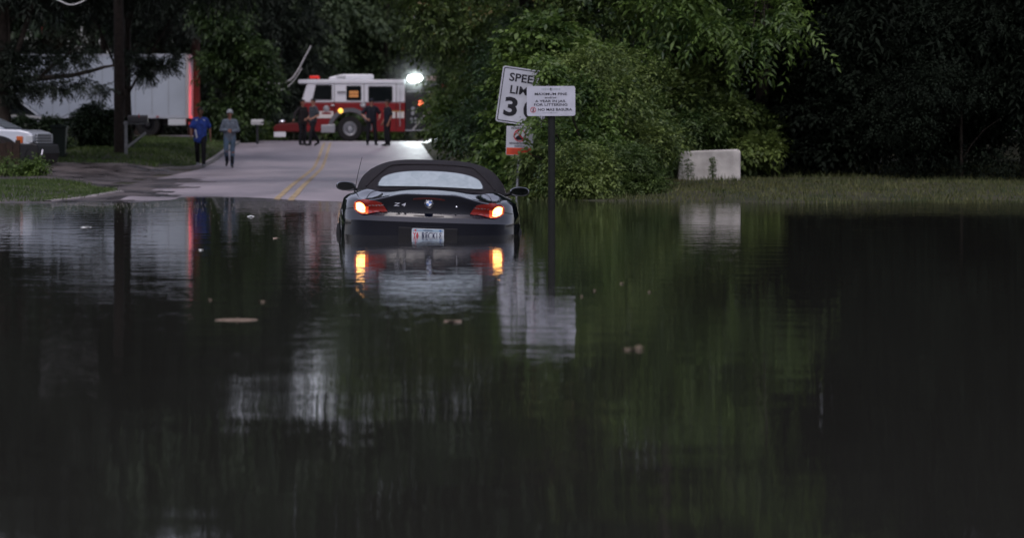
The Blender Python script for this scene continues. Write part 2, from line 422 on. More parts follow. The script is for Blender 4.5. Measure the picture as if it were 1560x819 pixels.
# ------------------------------------------------------------------ flood water
def water_mat():
    m = bpy.data.materials.new('flood_water'); m.use_nodes = True; nt = m.node_tree; b = nt.nodes['Principled BSDF']
    b.inputs['Base Color'].default_value = (.020, .020, .017, 1); b.inputs['Roughness'].default_value = .01; b.inputs['IOR'].default_value = 1.38
    tc = nt.nodes.new('ShaderNodeTexCoord')
    def noise(scale, sx, sy, det, off=0):
        mp = nt.nodes.new('ShaderNodeMapping'); mp.inputs['Scale'].default_value = (sx, sy, 1); mp.inputs['Location'].default_value = (off, off*.7, 0)
        nt.links.new(tc.outputs['Object'], mp.inputs['Vector'])
        n = nt.nodes.new('ShaderNodeTexNoise'); n.inputs['Scale'].default_value = scale; n.inputs['Detail'].default_value = det
        nt.links.new(mp.outputs[0], n.inputs['Vector']); return n
    a = noise(1.6, .8, 1.2, 2.0); c = noise(7.0, .8, 1.3, 2.0, 5); g = noise(.25, 1, 1, 2, 9)
    # calm near the camera, busier ripples in patches
    rp = nt.nodes.new('ShaderNodeMapRange'); rp.inputs['From Min'].default_value = .35; rp.inputs['From Max'].default_value = .7
    rp.inputs['To Min'].default_value = .35; rp.inputs['To Max'].default_value = 1.0
    nt.links.new(g.outputs['Fac'], rp.inputs['Value'])
    b1 = nt.nodes.new('ShaderNodeBump'); b1.inputs['Distance'].default_value = WAVE1; b1.inputs['Strength'].default_value = 1
    nt.links.new(a.outputs['Fac'], b1.inputs['Height'])
    b2 = nt.nodes.new('ShaderNodeBump'); b2.inputs['Distance'].default_value = WAVE2
    sx = nt.nodes.new('ShaderNodeSeparateXYZ'); nt.links.new(tc.outputs['Object'], sx.inputs[0])
    sh = nt.nodes.new('ShaderNodeMapRange'); sh.inputs['From Min'].default_value = 30; sh.inputs['From Max'].default_value = 37.5; sh.inputs['To Min'].default_value = 1.0; sh.inputs['To Max'].default_value = 6.5
    nt.links.new(sx.outputs['Y'], sh.inputs['Value'])
    mu = nt.nodes.new('ShaderNodeMath'); mu.operation = 'MULTIPLY'; nt.links.new(rp.outputs[0], mu.inputs[0]); nt.links.new(sh.outputs[0], mu.inputs[1])
    b2.inputs['Distance'].default_value = 1.0
    hm = nt.nodes.new('ShaderNodeMath'); hm.operation = 'MULTIPLY'; hm.inputs[1].default_value = WAVE2; nt.links.new(c.outputs['Fac'], hm.inputs[0])
    hm2 = nt.nodes.new('ShaderNodeMath'); hm2.operation = 'MULTIPLY'; nt.links.new(hm.outputs[0], hm2.inputs[0]); nt.links.new(mu.outputs[0], hm2.inputs[1])
    nt.links.new(hm2.outputs[0], b2.inputs['Height']); nt.links.new(b1.outputs[0], b2.inputs['Normal']); 
    f = noise(24.0, .35, 1.5, 1.0, 13)
    b3 = nt.nodes.new('ShaderNodeBump'); b3.inputs['Distance'].default_value = .00022
    nt.links.new(rp.outputs[0], b3.inputs['Strength']); nt.links.new(f.outputs['Fac'], b3.inputs['Height'])
    nt.links.new(b2.outputs[0], b3.inputs['Normal']); nt.links.new(b3.outputs[0], b.inputs['Normal'])
    return m
WAVE1, WAVE2 = .0026, .0017
wm = water_mat()
P = [[(x, y, 0) for x in (-90, -20, 0, 20, 90)] for y in (-90, 0, 20, 40, 47)]
tag(MB().grid(P).build('flood_water', wm, fix=False), kind='structure')

# ------------------------------------------------------------------ grass
def blades(name, seed, n, region, h, w, m, kind='stuff'):
    rng = np.random.default_rng(seed)
    x, y = region(rng, n); z = gz(x, y)
    hh = h*rng.uniform(.35, 1.25, len(x))*(.55+.75*(.5+.5*np.sin(x*2.9+1.3*np.sin(y*1.7)))*(.5+.5*np.sin(y*2.1+x*.8))+.25*(rng.uniform(0, 1, len(x)) > .93)); a = rng.uniform(0, 2*math.pi, len(x))
    dx = np.cos(a)*w*rng.uniform(.6, 1.3, len(x)); dy = np.sin(a)*w*.5
    lx = rng.normal(0, .4, len(x))*hh; ly = rng.normal(0, .4, len(x))*hh
    p0 = np.stack([x-dx, y-dy, z-.01], 1); p1 = np.stack([x+dx, y+dy, z-.01], 1); p2 = np.stack([x+lx, y+ly, z+hh], 1)
    V = np.stack([p0, p1, p2], 1).reshape(-1, 3); T = np.arange(len(x)*3).reshape(-1, 3)
    o = link(name, tri_mesh(name, V, T), m); o['kind'] = kind
    return o
grass_m = leaf_mat('grass_blades', (.022, .05, .010), (.085, .125, .03), .6, .3)
grass_w = leaf_mat('bank_grass', (.03, .05, .012), (.12, .12, .04), .6, .3)
def reg_left(rng, n):
    y = rng.uniform(37.3, 50, n); xr = (np.interp(y, [37.3, 38.5, 40, 43, 45, 47, 50], [70, 105, 145, 184, 178, 150, 95])-544)/F*y-rng.exponential(.06, n)
    x = xr-rng.uniform(0, 1, n)**1.2*7
    return x, y
blades('verge_grass', 3, 26000, reg_left, .085, .012, grass_m)
def reg_lawn(rng, n):
    y = rng.uniform(68.6, 101, n); x = -4.85-rng.exponential(.05, n)-rng.uniform(0, 1, n)*12
    ok = (x < -5.6) | (y > 72); return x[ok], y[ok]
blades('lawn_grass', 4, 42000, reg_lawn, .11, .02, grass_m)
def reg_right(rng, n):
    y = rng.uniform(36.6, 60, n); x = 2.75+rng.uniform(0, 1, n)*13
    ok = (x > 3.75+.12*(y-37)) | (rng.uniform(0, 1, n) < .12); return x[ok], y[ok]
blades('bank_grass', 5, 42000, reg_right, .10, .010, grass_w)
# ------------------------------------------------------------------ the roadster
paint = mat('black_paint', (.003, .004, .010), .07, coat=1.0, spec=.5)
blackp = mat('black_plastic', (.012, .012, .014), .45)
canvas = mat('soft_top_canvas', (.013, .011, .013), .85, var=.25, scale=9, bump=.25, bscale=220)
rubber = mat('tyre_rubber', (.012, .012, .012), .8)
alloy = mat('alloy', (.5, .5, .52), .3, metal=1)
chrome = mat('chrome', (.75, .76, .8), .15, metal=1)
darkglass = mat('dark_glass', (.008, .010, .012), .06, spec=.6)

def cr(pts, n):
    """Catmull-Rom through pts, n samples"""
    P = [np.array(p, float) for p in pts]; P = [2*P[0]-P[1]]+P+[2*P[-1]-P[-2]]
    out = []
    for k in range(n):
        t = k/(n-1)*(len(P)-3); i = min(int(t), len(P)-4); u = t-i
        a, b, c, d = P[i:i+4]
        out.append(.5*((2*b)+(-a+c)*u+(2*a-5*b+4*c-d)*u*u+(-a+3*b-3*c+d)*u**3))
    return out
def ip(x, xs, ys): return float(np.interp(x, xs, ys))
def sst(a, b, x): t = min(1, max(0, (x-a)/(b-a))); return t*t*(3-2*t)

car = thing('sports_car', 'black two-seat convertible with its soft top up, flooded to the bumper', 'car', (.675, 24.1, -.584), (0, R(1.8), R(-2.6))); car.scale = (1.035, 1.035, 1.035)
outline = cr([(-.02, 0), (.20, .004), (.42, .03), (.60, .085), (.725, .19), (.815, .36), (.868, .6), (.888, .85), (.872, 1.25), (.848, 1.7), (.842, 2.2), (.855, 2.7), (.872, 3.1), (.858, 3.4), (.78, 3.72), (.60, 3.94), (.34, 4.06), (-.02, 4.09)], 90)
outline[0][0] = 0; outline[-1][0] = 0
def zc(y): return ip(y, [0, .3, .65, 1.0, 2.4, 2.8, 3.3, 3.8, 4.09], [.950, .976, 1.003, .97, .965, .93, .86, .74, .60])
def ze(y): return ip(y, [0, .1, .3, .55, .85, 1.3, 2.0, 2.6, 3.1, 3.5, 3.85, 4.09], [.872, .878, .893, .912, .922, .912, .898, .893, .872, .82, .69, .56])
def zdeck(x, y):
    x = abs(x); flame = 1-sst(.20, .62, x); soft = 1-min(1, x/.80)**2.0
    t = sst(.15, .7, y); g = flame*(1-t)+soft*t
    return ze(y)+(zc(y)-ze(y))*g+.034*math.exp(-((x-.63)/.10)**2-((y-.66)/.26)**2)
half = []
for i, p in enumerate(outline):
    a = outline[max(0, i-1)]; b = outline[min(len(outline)-1, i+1)]
    tx, ty = b-a; L = math.hypot(tx, ty); nx, ny = ty/L, -tx/L     # outward
    if i in (0, len(outline)-1): nx = 0
    rear = sst(.25, .85, -ny); front = sst(.3, .9, ny); side = 1-rear
    def P(off, z): return (p[0]+nx*off, p[1]+ny*off, z)
    zt = lambda off: zdeck(p[0]+nx*off, p[1]+ny*off)
    lip = zt(-.055)
    prr = [(-.09, .20), (-.075, .36), (-.048, .46), (-.030, .55), (-.014, .63), (0, .690), (-.008, .698), (-.080, .7668), (-.084, .7708), (-.082, .80), (-.062, lip-.055), (-.048, lip-.020), (-.046, lip-.006), (-.058, lip)]
    l2 = zt(-.125)
    prs = [(-.10, .20), (-.03, .32), (-.006, .44), (.0, .55), (.0, .62), (0, .68), (-.002, .70), (-.006, .745), (-.012, .775), (-.02, .805), (-.036, l2-.055), (-.062, l2-.028), (-.090, l2-.010), (-.125, l2)]
    half.append([P(a_[0]*rear+b_[0]*side, a_[1]*rear+b_[1]*side) for a_, b_ in zip(prr, prs)])
# finer verticals
fine = [[tuple(q) for q in cr(h, 40)] if False else h for h in half]
mb = MB()
ring = [[(-q[0], q[1], q[2]) for q in h] for h in reversed(fine[1:])]+fine
mb.grid(ring)
top = []
for h in fine:
    x, y, _ = h[-1]; K = 24
    top.append([(x*(2*k/K-1), y, h[-1][2] if k in (0, K) else zdeck(x*(2*k/K-1), y)) for k in range(K+1)])
mb.grid(top)
bot = [[(h[0][0]*(2*k/4-1), h[0][1], .20) for k in range(5)] for h in fine]
mb.grid(bot)
body = mb.build('body', paint, car, smooth=28, merge=.0012)
bvh = BVHTree.FromPolygons([tuple(v.co) for v in body.data.vertices], [tuple(p.vertices) for p in body.data.polygons])
def rearhit(x, z, off, tree=None, lo=-1.0):
    h = (tree or bvh).ray_cast(Vector((x, lo, z)), Vector((0, 1, 0)))
    if h[0] is None: return None
    n = h[1]
    if n.y > 0: n = -n
    return h[0]+n*off
def patch(name, m, parent, xs, lo, hi, rows, off, tree=None, thick=.012, smooth=50):
    """panel bounded by curves lo(x), hi(x), laid on the rear face off metres proud, with an edge turned in"""
    P = []
    for x in xs:
        a, b = lo(x), hi(x); rowp = []
        for j in range(rows+1):
            q = rearhit(x, a+(b-a)*j/rows, off, tree)
            if q is None: q = rowp[-1] if rowp else Vector((x, .2, a))
            rowp.append(q)
        P.append(rowp)
    mb = MB().grid(P)
    edge = [P[i][0] for i in range(len(P))]+P[-1][1:]+[P[i][-1] for i in range(len(P)-2, -1, -1)]+P[0][-2:0:-1]
    back = [q+Vector((0, thick+off, 0)) for q in edge]
    n = len(edge)
    mb.add(edge+back, [(i, (i+1) % n, n+(i+1) % n, n+i) for i in range(n)])
    return mb.build(name, m, parent, smooth=smooth, merge=.0004)

# soft top --------------------------------------------------------------
def st_section(y):
    zb = ip(y, [.60, .8, 1.2, 2.45], [.93, .925, .915, .895])
    zt = ip(y, [.58, .64, .72, .90, 1.06, 1.16, 1.30, 1.55, 1.9, 2.2, 2.38], [.985, 1.012, 1.050, 1.130, 1.192, 1.220, 1.243, 1.262, 1.268, 1.250, 1.222])
    wb = ip(y, [.58, .64, .75, .95, 1.3, 1.8, 2.3, 2.4], [.56, .62, .675, .725, .752, .755, .735, .725])
    wt = ip(y, [.58, .75, 1.1, 1.4, 2.4], [.52, .57, .60, .61, .60])
    out = []
    n = 26
    for k in range(n+1):
        a = math.pi*k/n; c, s = math.cos(a), math.sin(a)
        e = 2/3.5
        xx = abs(c)**e*(1 if c >= 0 else -1); zz = abs(s)**e
        wid = wb*(1-zz)+(wb*.35+wt*.65)*zz if zz < 1 else wt
        out.append((xx*(wb-(wb-wt)*zz**1.3*.75), y, zb+(zt-zb)*zz))
    return out
ysec = [.58, .61, .64, .68, .72, .8, .9, 1.0, 1.06, 1.11, 1.16, 1.22, 1.3, 1.42, 1.55, 1.75, 1.9, 2.05, 2.2, 2.3, 2.38]
mb = MB().grid([st_section(y) for y in ysec])
s0 = st_section(.58); mb.add(s0, [tuple(range(len(s0)))])
top_o = mb.build('soft_top', canvas, car, smooth=40)
tvh = BVHTree.FromPolygons([tuple(v.co) for v in top_o.data.vertices], [tuple(p.vertices) for p in top_o.data.polygons])
# seam bow across the top edge of the rear panel, and the piping down its sides
def downhit(x, y, off, tree):
    h = tree.ray_cast(Vector((x, y, 3)), Vector((0, 0, -1))); return None if h[0] is None else h[0]+(h[1] if h[1].z > 0 else -h[1])*off
pts = []
for k in range(41):
    t = k/40*2-1; x = t*.66; y = 1.17-.02*abs(t)-.50*max(0, abs(t)-.62)/.38*.9
    q = downhit(x, y, .003, tvh)
    if q: pts.append(q)
MB().tube(pts, .010, 6).build('seam', canvas, top_o, smooth=60)
# rear window: pale blue-grey base colour with a faint mottle
def wlo(x): return 1.012-.012*(abs(x)/.5)**2
def pale_glass_mat():
    m = bpy.data.materials.new('pale_glass'); m.use_nodes = True; nt = m.node_tree; b = nt.nodes['Principled BSDF']
    tc = nt.nodes.new('ShaderNodeTexCoord'); mp = nt.nodes.new('ShaderNodeMapping'); mp.inputs['Scale'].default_value = (7, 5, 5)
    nt.links.new(tc.outputs['Object'], mp.inputs['Vector'])
    n = nt.nodes.new('ShaderNodeTexNoise'); n.inputs['Scale'].default_value = 1.4; n.inputs['Detail'].default_value = 8; n.inputs['Distortion'].default_value = .8
    nt.links.new(mp.outputs[0], n.inputs['Vector'])
    r = nt.nodes.new('ShaderNodeValToRGB'); r.color_ramp.elements[0].position = .35; r.color_ramp.elements[1].position = .62
    r.color_ramp.elements[0].color = (.27, .33, .345, 1); r.color_ramp.elements[1].color = (.36, .42, .44, 1)
    nt.links.new(n.outputs['Fac'], r.inputs['Fac']); nt.links.new(r.outputs['Color'], b.inputs['Base Color'])
    b.inputs['Roughness'].default_value = .35; b.inputs['Coat Weight'].default_value = 1; b.inputs['Coat Roughness'].default_value = .05
    return m
xs = [-.505+1.01*k/40 for k in range(41)]
def se(x, w, p=3.2): return (1-min(1, abs(x)/w)**p)**(1/p)
def win_mid(x): return 1.022-.012*(abs(x)/.5)**2
frame = patch('window_seal', blackp, car, [q*1.035 for q in xs], lambda x: win_mid(x)-.022*se(x, .523, 6), lambda x: win_mid(x)+.142*se(x, .523, 2.7), 8, .004, tvh)
patch('rear_window', pale_glass_mat(), car, xs, lambda x: win_mid(x)-.013*se(x, .506, 6), lambda x: win_mid(x)+.132*se(x, .506, 2.7), 8, .010, tvh)
# side windows and windscreen
for s in (-1, 1):
    P = []
    for y in [1.42, 1.6, 1.8, 2.0, 2.2, 2.34]:
        row = []
        for j in range(6):
            sec = st_section(y); z = .925+(ip(y, [1.42, 1.6, 2.0, 2.34], [1.10, 1.16, 1.17, 1.13])-.925)*j/5
            h = tvh.ray_cast(Vector((s*2, y, z)), Vector((-s, 0, 0)))
            row.append((h[0]+Vector((s*.006, 0, 0))) if h[0] else Vector((s*.7, y, z)))
        P.append(row)
    MB().grid(P).build('side_window', darkglass, car, smooth=60)
hd = st_section(2.38)
lowp = [(.74*(1-2*k/26), 2.86-.28*abs(1-2*k/26)**2, .90) for k in range(27)]
MB().grid([[Vector(a).lerp(Vector(b), t) for t in (0, .25, .5, .75, 1)] for a, b in zip(hd, lowp)]).build('windscreen', darkglass, car, smooth=60)
# tail lights -----------------------------------------------------------
lens = mat('red_lens', (.22, .014, .010), .12, coat=1, emis=(1, .05, .02), estr=.035)
lampm = mat('lit_lamp', (.8, .5, .3), .3, emis=(1.0, .50, .13), estr=7.0)
innerm = mat('lamp_glow', (.4, .03, .01), .2, emis=(1.0, .12, .03), estr=.5)
def side_curve(s, pts): 
    X = [p[0] for p in pts]; Z = [p[1] for p in pts]
    return lambda x: ip(-s*x, X, Z)
for s in (-1, 1):
    up = side_curve(-s*-1 if False else -s, [(.393, .775), (.405, .800), (.45, .868), (.50, .882), (.60, .886), (.66, .884), (.70, .872), (.722, .83)]) if False else (lambda x: ip(abs(x), [.393, .405, .45, .50, .60, .66, .70, .722], [.784, .805, .862, .876, .880, .878, .866, .828]))
    lo = lambda x: ip(abs(x), [.393, .42, .50, .58, .63, .68, .705, .722], [.780, .774, .762, .742, .736, .752, .775, .815])
    xs = [s*(.393+.329*k/22) for k in range(23)]
    tl = patch('tail_light', lens, car, xs, lo, up, 8, .009)
    # the lit chamber, a crescent at the outer end of the lens
    cu = lambda x: ip(abs(x), [.602, .62, .64, .66, .69], [.815, .842, .854, .858, .845])
    cl = lambda x: ip(abs(x), [.602, .62, .64, .66, .69], [.757, .751, .752, .760, .790])
    patch('lamp', lampm, tl, [s*(.604+.086*k/10) for k in range(11)], cl, cu, 5, .0125)
    patch('lamp_rim', innerm, tl, [s*(.572+.134*k/10) for k in range(11)], lambda x: cl(max(.604, min(.689, abs(x))))-.008, lambda x: cu(max(.604, min(.689, abs(x))))+.008, 5, .0108)
    for k in range(5):
        q = rearhit(s*(.44+.03*k), .84-.002*k, .010)
        if q: MB().box(q, (.022, .004, .005)).build('reflector', chrome, tl)
# high brake light under the lip, badge, letters, lock
patch('brake_light', mat('dark_red_lens', (.08, .004, .004), .15, coat=1), car, [-.15+.30*k/16 for k in range(17)], lambda x: .908-.010*(abs(x)/.15)**2, lambda x: .926-.014*(abs(x)/.15)**2, 3, .004)
q = rearhit(0, .868, .004)
bd = thing('badge', None, None, q, (R(-8), 0, 0)); bd.parent = car
white = mat('enamel_white', (.75, .78, .8), .25, coat=1); blue = mat('enamel_blue', (.02, .12, .42), .2, coat=1); blk = mat('enamel_black', (.006, .006, .008), .2, coat=1)
MB().lathe([(0, 0), (.040, 0), (.041, -.004), (.038, -.006), (0, -.006)], (0, 0, 0), (0, 1, 0), 36).build('roundel', blk, bd, smooth=40)
MB().lathe([(.0385, -.0055), (.0405, -.0075), (.042, -.004), (.041, 0)], (0, 0, 0), (0, 1, 0), 36).build('rim', chrome, bd, smooth=60)
for k in range(4):
    pl = [(0, 0)]+[(.0255*math.cos(R(90*k+a)), .0255*math.sin(R(90*k+a))) for a in range(0, 91, 10)]
    MB().prism(pl, -.0072, -.0060).build('quarter', white if k % 2 else blue, bd)
for ch, a in (('B', 128), ('M', 90), ('W', 52)):
    text(ch, .014, white, bd, .0325*math.cos(R(a)), -.0068, .0325*math.sin(R(a)), .02, rot=(0, R(90-a), 0))
for ch, x0 in (('Z', -.304), ('4', -.238)):
    q = rearhit(x0, .848, .004)
    o = text(ch, .044, mat('satin_letter', (.45, .46, .5), .4, metal=.6), car, q.x, q.y-.002, q.z, .005, 1.9, rot=(R(-8), 0, R(-3)))
    sh = np.empty(len(o.data.vertices)*3); o.data.vertices.foreach_get('co', sh); sh = sh.reshape(-1, 3); sh[:, 0] += .35*sh[:, 2]; o.data.vertices.foreach_set('co', sh.ravel())
q = rearhit(.263, .842, .002); MB().lathe([(0, -.004), (.008, -.003), (.010, 0)], q, (0, 1, 0), 14).build('boot_lock', chrome, car, smooth=60)
# number plate in its recess
MB().box((0, .018, .565), (.56, .012, .145)).build('plate_recess', blackp, car, bevel=.004)
q = Vector((0, -.020, .555))
plate = MB().prism(rrect(.305, .153, .014), -.003, .003).build('license_plate', mat('plate_white', (.55, .60, .64), .4, var=.15, scale=20), car, loc=q)
MB().prism(rrect(.290, .020, .002, cz=.058), -.0042, -.0030).build('plate_band', mat('plate_blue', (.30, .42, .52), .5), plate)
ink = mat('plate_ink', (.012, .018, .07), .5); redink = mat('plate_red', (.5, .02, .03), .5)
text('VIRGINIA', .020, ink, plate, .0, -.0048, .059, .01, 1.1)
text('RECKLS', .070, ink, plate, .036, -.0040, .014, .012, .80)
text('YA', .056, redink, plate, -.112, -.0040, .016, .03, .75)
MB().prism(rrect(.018, .014, .002, cx=-.118, cz=.059), -.0052, -.0043).build('sticker', redink, plate)
MB().prism(rrect(.018, .014, .002, cx=.118, cz=.059), -.0052, -.0043).build('sticker', blue, plate)
# bumper edge seam and boot shut lines
for s in (-1, 1):
    pts = [rearhit(s*x, z, .0015) for x, z in [(.715, .80), (.74, .795), (.77, .79), (.80, .785)]]
    pts = [p for p in pts if p]
    if len(pts) > 1: MB().tube(pts, .003, 5).build('panel_gap', blackp, car)
    pts = [downhit(s*x, y, .0008, bvh) for x, y in [(.60, .17), (.60, .28), (.585, .40), (.56, .50), (.50, .57)]]
    MB().tube([p for p in pts if p], .003, 5).build('panel_gap', blackp, car)
# wing mirrors
for s in (-1, 1):
    P = []
    mcx = s*.905; mz = .965; my = 2.33
    ang = [2*math.pi*k/28 for k in range(28)]
    prof_ = [(0.0, .0), (.55, .004), (.86, .0), (1.0, .025), (.98, .06), (.80, .10), (.45, .125), (0, .13)]
    vs = []
    for r, dy in prof_:
        vs.append([(mcx+s*.006*0+r*.104*math.copysign(abs(math.cos(a))**.8, math.cos(a)), my+dy, mz+r*.050*math.copysign(abs(math.sin(a))**.8, math.sin(a))-(.012 if s*math.cos(a) < 0 else 0)*r*abs(math.cos(a))) for a in ang]+[])
    mb = MB().grid([row+[row[0]] for row in vs])
    mr = mb.build('wing_mirror', paint, car, smooth=50, merge=.0002)
    mb = MB(); mb.prism([(mcx+.088*math.copysign(abs(math.cos(a))**.8, math.cos(a)), mz+.038*math.copysign(abs(math.sin(a))**.8, math.sin(a))) for a in ang], my-.006, my-.001)
    mb.build('mirror_glass', mat('mirror_glass', (.25, .3, .33), .05, metal=1) if s > 0 else darkglass, mr)
    MB().tube([(s*.73, my+.10, .915), (s*.78, my+.08, .925), (s*.835, my+.06, .945)], [.03, .026, .022], 8, sy=.6).build('mirror_arm', blackp, mr, smooth=50)
# aerial on the left rear wing
q = downhit(-.735, .62, 0, bvh)
MB().tube([q, q+Vector((.002, .0, .03))], .008, 8).tube([q+Vector((.002, 0, .02)), q+Vector((.028, .02, .19)), q+Vector((.060, .05, .345))], [.004, .003, .002], 6).build('aerial', blackp, car, smooth=60)
# wheels with dark arches
for s in (-1, 1):
    for wy in (.80, 3.30):
        h = bvh.ray_cast(Vector((s*2, wy, .55)), Vector((-s, 0, 0)))[0]; xo = h.x
        pts = [(wy+.355*math.cos(R(a)), .33+.355*math.sin(R(a))) for a in range(0, 181, 10)]
        P = []
        for y, z in pts:
            hh = bvh.ray_cast(Vector((s*2, y, max(z, .21))), Vector((-s, 0, 0)))[0]
            P.append([Vector((hh.x+s*.004, y, max(z, .21))), Vector((xo*.985+s*.003, wy+(y-wy)*.3, .30+(z-.3)*.3))])
        MB().grid(P).build('wheel_arch', blackp, car, smooth=40)
        wh = thing('wheel', None, None, (xo-s*.10, wy, .325)); wh.parent = car
        MB().lathe([(.21, -.11), (.30, -.115), (.322, -.09), (.322, .09), (.30, .115), (.21, .11)], (0, 0, 0), (s, 0, 0), 32).build('tyre', rubber, wh, smooth=40)
        mb = MB().lathe([(.21, .09), (.20, .11), (.19, .05), (.05, .06), (.045, .11), (0, .112)], (0, 0, 0), (s, 0, 0), 32)
        for k in range(5):
            a = R(72*k); mb.box((s*.10, .125*math.cos(a), .125*math.sin(a)), (.03, .17, .05), (a, 0, 0))
        mb.build('rim', alloy, wh, smooth=40)
# ------------------------------------------------------------------ signs
signw = mat('sign_white', (.48, .495, .56), .55, var=.10, scale=7)
signw2 = mat('weathered_sign_white', (.44, .455, .50), .55, var=.12, scale=5)
signk = mat('sign_black', (.012, .012, .016), .5)
signgrey = mat('sign_faded', (.33, .37, .40), .6)
signred = mat('sign_red', (.42, .02, .03), .5)
signor = mat('sign_orange', (.52, .07, .03), .5, var=.15, scale=12)
postm = mat('green_black_steel', (.008, .010, .009), .55, var=.3, scale=20)
galv = mat('galvanised', (.28, .29, .3), .5, metal=.8, var=.2, scale=20)

# littering sign on its post, standing in the flood
d = 31.7; c = at(839.5, 154, d); gpost = G(ax(840.5, d), d)
ls = thing('road_sign', 'white littering fine sign on a dark steel post rising from the water', 'road sign', (c.x, d, 0), (0, 0, 0))
pn = MB().prism(rrect(.625, .385, .028), -.004, .004).build('sign_panel', signw, ls, loc=(0, 0, c.z), rot=(0, R(-.3), 0))
mb = MB()
mb.box((0, .020, (gpost-.4+c.z+.17)/2), (.045, .006, c.z+.17-gpost+.4))
for s in (-1, 1):
    mb.box((s*.025, .034, (gpost-.4+c.z+.17)/2), (.006, .03, c.z+.17-gpost+.4))
    mb.box((s*.036, .046, (gpost-.4+c.z+.17)/2), (.018, .006, c.z+.17-gpost+.4))
post = mb.build('post', postm, ls, loc=(.01, 0, 0))
for z in (c.z+.14, c.z-.15): MB().lathe([(0, -.006), (.007, -.005), (.009, 0)], (.0, -.0042, z-c.z), (0, 1, 0), 10).build('bolt', galv, pn, smooth=50)
k_ = .625/75.0      # metres per pixel across the panel
rows = [('MAXIMUM FINE', 11.8-1.2, .044, .016, 1.37), ('and/or', 6.3-1.0, .038, .012, 1.55), ('A YEAR IN JAIL', 1.0-1.4, .044, .016, 1.38), ('FOR LITTERING', -4.6-1.4, .044, .016, 1.42)]
for t, pz, sz, bo, xs_ in rows: text(t, sz, signk, pn, -.005, -.0052, pz*k_, bo, xs_)
text('NO MAS BASURA', .046, signk, pn, .048, -.0052, -13.4*k_, .016, 1.24)
# faded emblem line above, a thin rule below
for i in range(11):
    MB().prism(rrect(.016, .018+.006*(i % 3), .003, cx=-.115+.0225*i, cz=18.3*k_), -.0056, -.0044).build('faded_emblem', signgrey if i != 5 else signk, pn)
MB().prism([(-.12, -.148), (.085, -.148), (.085, -.153), (-.12, -.153)], -.0056, -.0044).build('rule', signgrey, pn)
tc_ = (-.232, -.0052, -13.6*k_)
def ringmesh(r0, r1, y0, y1, n=32): return MB().lathe([(r0, y0), (r1, y0), (r1, y1), (r0, y1), (r0, y0)], (0, 0, 0), (0, 1, 0), n)
ringmesh(.029, .036, -.0006, .0008).build('prohibition_ring', signred, pn, loc=tc_)
MB().prism([(-.012, -.025), (.004, -.025), (.008, -.004), (.014, .018), (.005, .022), (-.004, .002)], -.0002, .001).build('litter_symbol', signk, pn, loc=tc_)
MB().prism([(-.023, .020), (-.019, .024), (.023, -.020), (.019, -.024)], -.0010, -.0003).build('prohibition_bar', signred, pn, loc=tc_)

# tilted speed limit sign half lost in the leaves, with a watch sign under it on the same post
d = 40.0; c = at(797, 147.5, d); gp = G(c.x, d)
ss = thing('road_sign', 'tilted white speed limit 30 sign half hidden by leaves', 'road sign', (c.x, d, 0), (0, 0, R(4)))
sp = MB().prism(rrect(.79, .915, .04), -.004, .004).build('sign_panel', signw2, ss, loc=(0, 0, c.z), rot=(0, R(8.2), 0))
mb = MB()
A = rrect(.75, .875, .03); B = rrect(.72, .845, .022)
mb.add([(x, -.0058, z) for x, z in A]+[(x, -.0058, z) for x, z in B], [(i, (i+1) % len(A), len(A)+(i+1) % len(A), len(A)+i) for i in range(len(A))])
mb.build('border', signk, sp, fix=False)
text('SPEED', .185, signk, sp, 0, -.0056, .285, .022, 1.08)
text('LIMIT', .185, signk, sp, 0, -.0056, .085, .022, 1.08)
text('3', .41, signk, sp, -.175, -.0056, -.205, .034, 1.25)
text('0', .41, signk, sp, .16, -.0056, -.205, .034, 1.25)
lean = math.tan(R(8.2))
MB().tube([(-.10+(gp-.4-c.z)*lean*.35+.08, .03, gp-.4), (.0, .03, c.z), (.06, .03, c.z+.42)], .028, 10).build('post', galv, ss, smooth=50)
for z in (.33, -.33): MB().lathe([(0, -.006), (.009, -.005), (.011, 0)], (0, -.0042, z), (0, 1, 0), 10).build('bolt', galv, sp, smooth=50)
c2 = at(791.5, 214.5, d)
ws = thing('watch_sign', 'small white and orange neighbourhood watch sign below the speed sign', 'road sign', (c2.x, d-.02, c2.z), (0, R(1.5), R(4)))
MB().prism(rrect(.44, .475, .02), -.004, .004).build('sign_panel', signw2, ws)
MB().prism(rrect(.425, .115, .01, cz=-.172), -.0056, -.0042).build('orange_band', signor, ws)
text('WARNING', .056, signk, ws, 0, -.0056, .20, .02, 1.1)
ringmesh(.085, .102, -.0060, -.0042).build('prohibition_ring', signred, ws, loc=(0, 0, .085))
MB().prism([(-.075, -.045), (-.05, -.015), (-.02, .002), (-.012, .03), (0, .055), (.02, .06), (.03, .03), (.02, .008), (.05, -.03), (.07, -.05), (.04, -.072), (-.04, -.075)], -.0054, -.0043).build('cloaked_figure', signk, ws, loc=(0, 0, .085))
MB().prism([(-.070, .060), (-.060, .070), (.070, -.060), (.060, -.070)], -.0066, -.0055).build('prohibition_bar', signred, ws, loc=(0, 0, .085))
text('NEIGHBORHOOD', .047, signk, ws, 0, -.0056, -.045, .018, .92)
text('WATCH', .047, signk, ws, 0, -.0056, -.092, .018, 1.0)
for z in (-.15, -.175, -.2): MB().box((0, -.0062, z), (.30, .001, .010)).build('small_print', mat('sign_print', (.35, .03, .02), .5), ws)

